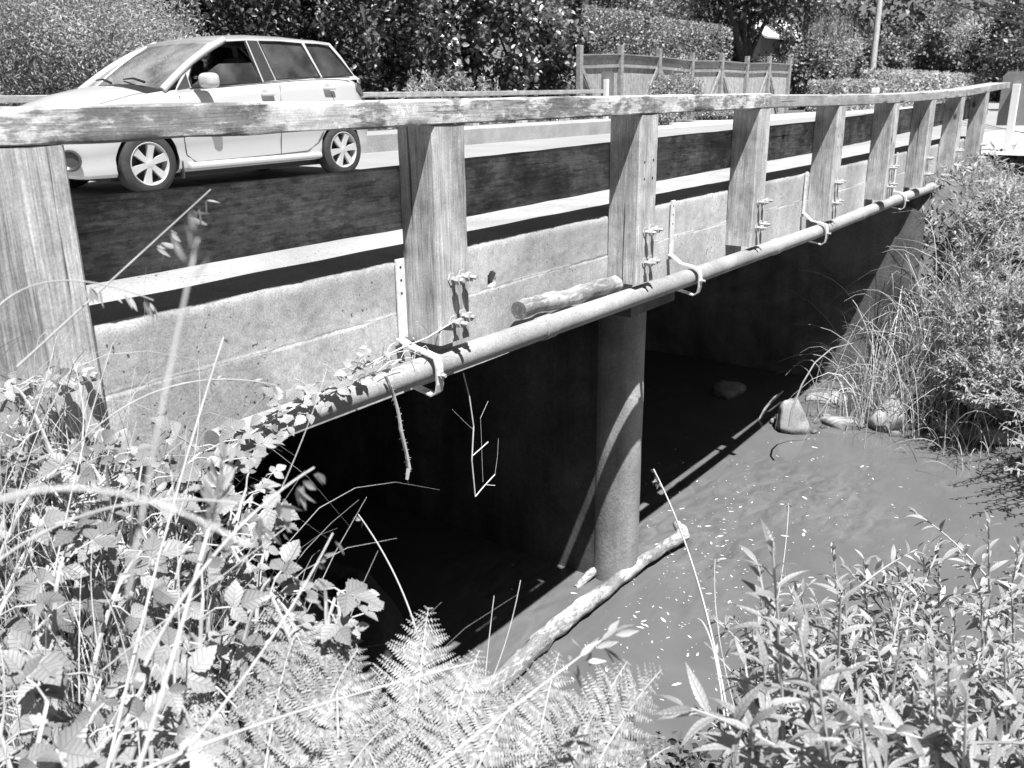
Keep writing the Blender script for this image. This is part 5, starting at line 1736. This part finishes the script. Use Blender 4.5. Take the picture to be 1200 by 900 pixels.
T_RIB = leaf_t([.5, .35], 0, 0)
T_TUFT3 = leaf_t([.2, .2, .04], .25, -.2)
ferns = [
    ('fern', 'fern with long arching fronds at the bottom left, beside the dark bank rock', [((450, 990, 1.35), (318, 688, 1.75)), ((330, 985, 1.35), (420, 760, 1.6)), ((360, 1000, 1.3), (462, 845, 1.5)), ((300, 985, 1.3), (345, 745, 1.6)), ((250, 985, 1.3), (225, 800, 1.5)), ((400, 1010, 1.3), (395, 720, 1.7))]),
    ('fern', 'fern with one narrow upright frond at the bottom centre', [((480, 960, 1.5), (502, 712, 1.75)), ((500, 990, 1.4), (562, 762, 1.65)), ((470, 1000, 1.35), (425, 870, 1.45)), ((520, 1000, 1.35), (620, 800, 1.6)), ((540, 1010, 1.35), (520, 800, 1.6))]),
    ('fern', 'fern spreading over the water at the bottom, right of the driftwood end', [((610, 1000, 1.4), (655, 765, 1.65)), ((640, 1000, 1.4), (735, 775, 1.6)), ((650, 1000, 1.4), (775, 785, 1.6)), ((690, 1000, 1.4), (785, 875, 1.5)), ((590, 1000, 1.4), (590, 800, 1.6)), ((640, 1010, 1.35), (700, 830, 1.5))]),
]
for name, lab, fr in ferns:
    b0 = at_d(*fr[0][0])
    t = empty(name, tuple(b0), lab, 'fern', None)
    for (b, e) in fr:
        lb = LB(); mb = MB()
        P0, P2 = at_d(*b), at_d(*e)
        frond(lb, mb, P0, P2, (0, 0, .07), unit(np.array([-.25, -.75, .75]) + rand_dirs(1)[0] * .5), random.uniform(.24, .32))
        f = lb.build('frond', M['fern'], t); mb.build('midrib', M['straw'], f)

# ---- dry grass stalks
def stalk(pts, r0, r1, name, label, spikes=0, size=.014, group=None, span=.35, mat='straw', droop=.8):
    pts = np.array(pts)
    q = bez(pts[0], pts[1] * 2 - (pts[0] + pts[2]) / 2, pts[2], 20)
    t = empty(name, tuple(q[0]), label, 'grass stalk', group)
    MB().tube(q, np.linspace(r0, r1, 20), 6).build('stalk', M[mat], t, smooth=60)
    if spikes:
        lb = LB()
        for k in range(spikes):
            u = 1 - span * random.random(); i = min(18, int(u * 19)); p = q[i] + (q[i + 1] - q[i]) * (u * 19 - i)
            ax = unit(q[i + 1] - q[i])
            d = unit(ax * .5 + rand_dirs(1)[0] * .5 - np.array([0, 0, droop]))
            pp = p + d * size * .4
            lb.put(T_SEED, pp[None], frames(d, rand_dirs(1)), np.array([size * random.uniform(.8, 1.3)]))
        lb.build('seed_head', M['grass'], t)


def S(*a): return [at_d(*p) for p in a]
stalk(S((20, 430, 1.2), (140, 320, 1.25), (247, 222, 1.3)), .0016, .0008, 'oat_stalk', 'wild oat stalk with hanging spikelets crossing the dark guard board', 16, .024)
stalk(S((-20, 380, 1.15), (60, 330, 1.2), (180, 352, 1.2)), .0014, .0008, 'oat_stalk', 'wild oat head hanging in front of the lit strip under the guard board', 12, .022)
stalk(S((120, 930, 1.15), (190, 640, 1.3), (262, 395, 1.45)), .0026, .0014, 'straw_stalk', 'long straight straw rising from the bottom left to the concrete', 6, .016)
stalk(S((60, 560, 1.5), (180, 460, 1.5), (325, 452, 1.6)), .0015, .0008, 'grass_stalk', 'arching grass head bending right over the concrete near the pipe', 14, .014, droop=.2)
stalk(S((150, 940, .80), (205, 760, .85), (265, 545, .95)), .0024, .0015, 'straw_stalk', 'thick pale straw with a bushy head left of the pipe end', 40, .022, span=.22, droop=-.6)
stalk(S((170, 780, .85), (260, 640, .9), (368, 548, 1.0)), .0020, .0010, 'grass_stalk', 'blurred grass stalk with drooping seeds against the dark water under the pipe', 14, .03)
stalk(S((200, 900, .95), (310, 760, 1.0), (390, 625, 1.1)), .0018, .0010, 'grass_stalk', 'grass stalk with small seeds pointing up at the dark gap', 12, .022)
stalk(S((-30, 600, .42), (120, 575, .43), (290, 640, .45)), .0013, .0009, 'dry_stem', 'thick blurred dry stem arching across the left bank', 0)
stalk(S((-40, 690, .75), (110, 600, .8), (280, 590, .85)), .0014, .0009, 'dry_stem', 'pale dry stem bowing over the brambles below the thick one', 0)
stalk(S((150, 700, .45), (190, 480, .45), (232, 280, .47)), .0011, .0007, 'grass_stalk', 'very near blurred grass stalk in front of the guard board', 5, .014, span=.2, droop=-.5)
stalk(S((500, 790, 1.9), (470, 690, 2.0), (420, 603, 2.1)), .0024, .0016, 'flower_stalk', 'bowed stalk with a tiny dry flower head over the black water', 14, .012, span=.04, mat='straw')
stalk(S((862, 900, 1.9), (820, 690, 2.2), (766, 550, 2.5)), .0032, .0022, 'flower_stalk', 'tall dry flower stalk leaning left in front of the driftwood tip', 26, .018, span=.06, mat='straw')
stalk(S((855, 900, 1.8), (838, 770, 1.9), (818, 725, 2.0)), .002, .0014, 'flower_stalk', 'short dry stalk beside the tall leaning flower stalk', 0)
stalk(S((880, 890, 2.0), (845, 760, 2.1), (838, 655, 2.2)), .0014, .001, 'flower_stalk', 'thin stalk with a curled dry head at the left of the big willow leaves', 16, .014, span=.12)
stalk(S((900, 760, 2.6), (918, 660, 2.8), (924, 590, 3.0)), .0012, .001, 'flower_stalk', 'thin stalk with a small head standing up before the open water', 14, .014, span=.08)
stalk(S((560, 830, 1.9), (590, 760, 2.0), (610, 680, 2.1)), .0010, .0008, 'straw_stalk', 'thin straw leaning right over the dark water beside the driftwood', 0)
stalk(S((568, 800, 2.0), (573, 750, 2.05), (579, 698, 2.1)), .0010, .0008, 'straw_stalk', 'thin upright straw over the dark water beside the driftwood', 0)
stalk(S((430, 960, .95), (600, 830, 1.1), (712, 745, 1.25)), .0020, .0011, 'oat_stalk', 'grass stalk with a fat seed head crossing the ferns towards the driftwood', 16, .03, span=.22, droop=0)
stalk(S((120, 930, .9), (300, 850, 1.0), (560, 775, 1.2)), .0022, .0012, 'straw_stalk', 'long pale straw lying slantwise across the ferns', 0)
for k in range(20):
    px, py = rand_left(); d = depth_left(py) * random.uniform(.75, 1.0)
    b = at_d(px, py + 60, d); e = at_d(px + random.gauss(30, 70), py - random.uniform(60, 240), d * random.uniform(1.0, 1.15))
    m = (b + e) / 2 + rand_dirs(1)[0] * .02
    stalk([b, m, e], random.uniform(.0009, .0016), .0006, 'straw_stalk', 'thin dry straw standing among the brambles on the near bank', random.choice([0, 0, 8, 12]), .012, 'straws among the brambles')
# tufts of green and dry grass, litter and small leaves on the near bank
lb = LB()
for k in range(200):
    px, py = rand_left()
    if px > 250: continue
    d = depth_left(py) + random.uniform(-.05, .25)
    p = at_d(px, py, d); p[2] = gz(p[0], p[1])
    if p[1] > -.1: continue
    blades(lb, p, 12, (.3, .95), (.1, .7), .12, .34, .5)
o = lb.build('bank_grass', M['grass'], origin=(1.2, -1.0, -.6)); meta(o, 'rank grass blades between the brambles', 'grass', kind='stuff')
n = 26000
P = np.stack([RNG.uniform(-2.5, 5.2, n), RNG.uniform(-5, .1, n)], 1)
k = shore_dist(P) > .02; P = P[k]; n = len(P)
P = np.column_stack([P, ground_h(P) + RNG.uniform(0, 1, n) ** 2 * .22])
lb = LB(); leafy(lb, P, unit(RNG.normal(size=(n, 3)) * np.array([1, 1, .25])), T_BROAD3, .042, .9)
o = lb.build('ground_cover', M['litter'], origin=(1.2, -1.5, -.8)); meta(o, 'low leafy ground cover and litter on the near bank', 'ground cover', kind='stuff')
n = 14000
P = np.stack([RNG.uniform(9.8, 17, n), RNG.uniform(-5, .1, n)], 1)
k = shore_dist(P) > .02; P = P[k]; n = len(P)
P = np.column_stack([P, ground_h(P) + RNG.uniform(0, 1, n) ** 2 * .22])
lb = LB(); leafy(lb, P, unit(RNG.normal(size=(n, 3)) * np.array([1, 1, .6])), T_LANCE3, .10, .8)
o = lb.build('ground_cover', M['willow'], origin=(12, -1.5, -1.2)); meta(o, 'low growth covering the far bank between the willows', 'ground cover', kind='stuff')

# ================================================================== CAMERA AND LIGHT
cam = bpy.data.cameras.new('camera'); co = link(bpy.data.objects.new('camera', cam))
cam.sensor_width = 36; cam.sensor_fit = 'HORIZONTAL'; cam.lens = 36 * _f / 1200
cam.clip_start = .02; cam.clip_end = 3000
mw = Matrix.Identity(4)
cols = (ROT @ np.array([1, 0, 0]), ROT @ np.array([0, -1, 0]), ROT @ np.array([0, 0, -1]))
for j in range(3):
    for i in range(3): mw[i][j] = cols[j][i]
for i in range(3): mw[i][3] = CAM[i]
co.matrix_world = mw
cam.dof.use_dof = True; cam.dof.focus_distance = 4.0; cam.dof.aperture_fstop = 7.5
scene.camera = co

sl = bpy.data.lights.new('sun', 'SUN'); sl.energy = 5.0; sl.angle = math.radians(.55); sl.color = (1, 1, 1)
so = link(bpy.data.objects.new('sun', sl)); so.location = (0, 0, 20)
so.rotation_euler = Vector(SUN).to_track_quat('-Z', 'Y').to_euler()
w = bpy.data.worlds.new('World'); scene.world = w; w.use_nodes = True
nt = w.node_tree; nt.nodes.clear()
sk = nt.nodes.new('ShaderNodeTexSky'); sk.sky_type = 'NISHITA'; sk.sun_disc = False
v = -Vector(SUN).normalized()
sk.sun_elevation = math.asin(v.z); sk.sun_rotation = math.atan2(v.x, v.y); sk.air_density = .35; sk.dust_density = .3
bwn = nt.nodes.new('ShaderNodeRGBToBW'); bg = nt.nodes.new('ShaderNodeBackground'); ow = nt.nodes.new('ShaderNodeOutputWorld')
bg.inputs['Strength'].default_value = .05
nt.links.new(sk.outputs[0], bwn.inputs[0]); nt.links.new(bwn.outputs[0], bg.inputs['Color']); nt.links.new(bg.outputs[0], ow.inputs['Surface'])

scene.view_settings.view_transform = 'Standard'; scene.view_settings.look = 'None'
scene.view_settings.exposure = 1.05; scene.view_settings.gamma = 1.0
scene.render.engine = 'CYCLES'
scene.cycles.max_bounces = 6; scene.cycles.transparent_max_bounces = 12
scene.cycles.use_denoising = True
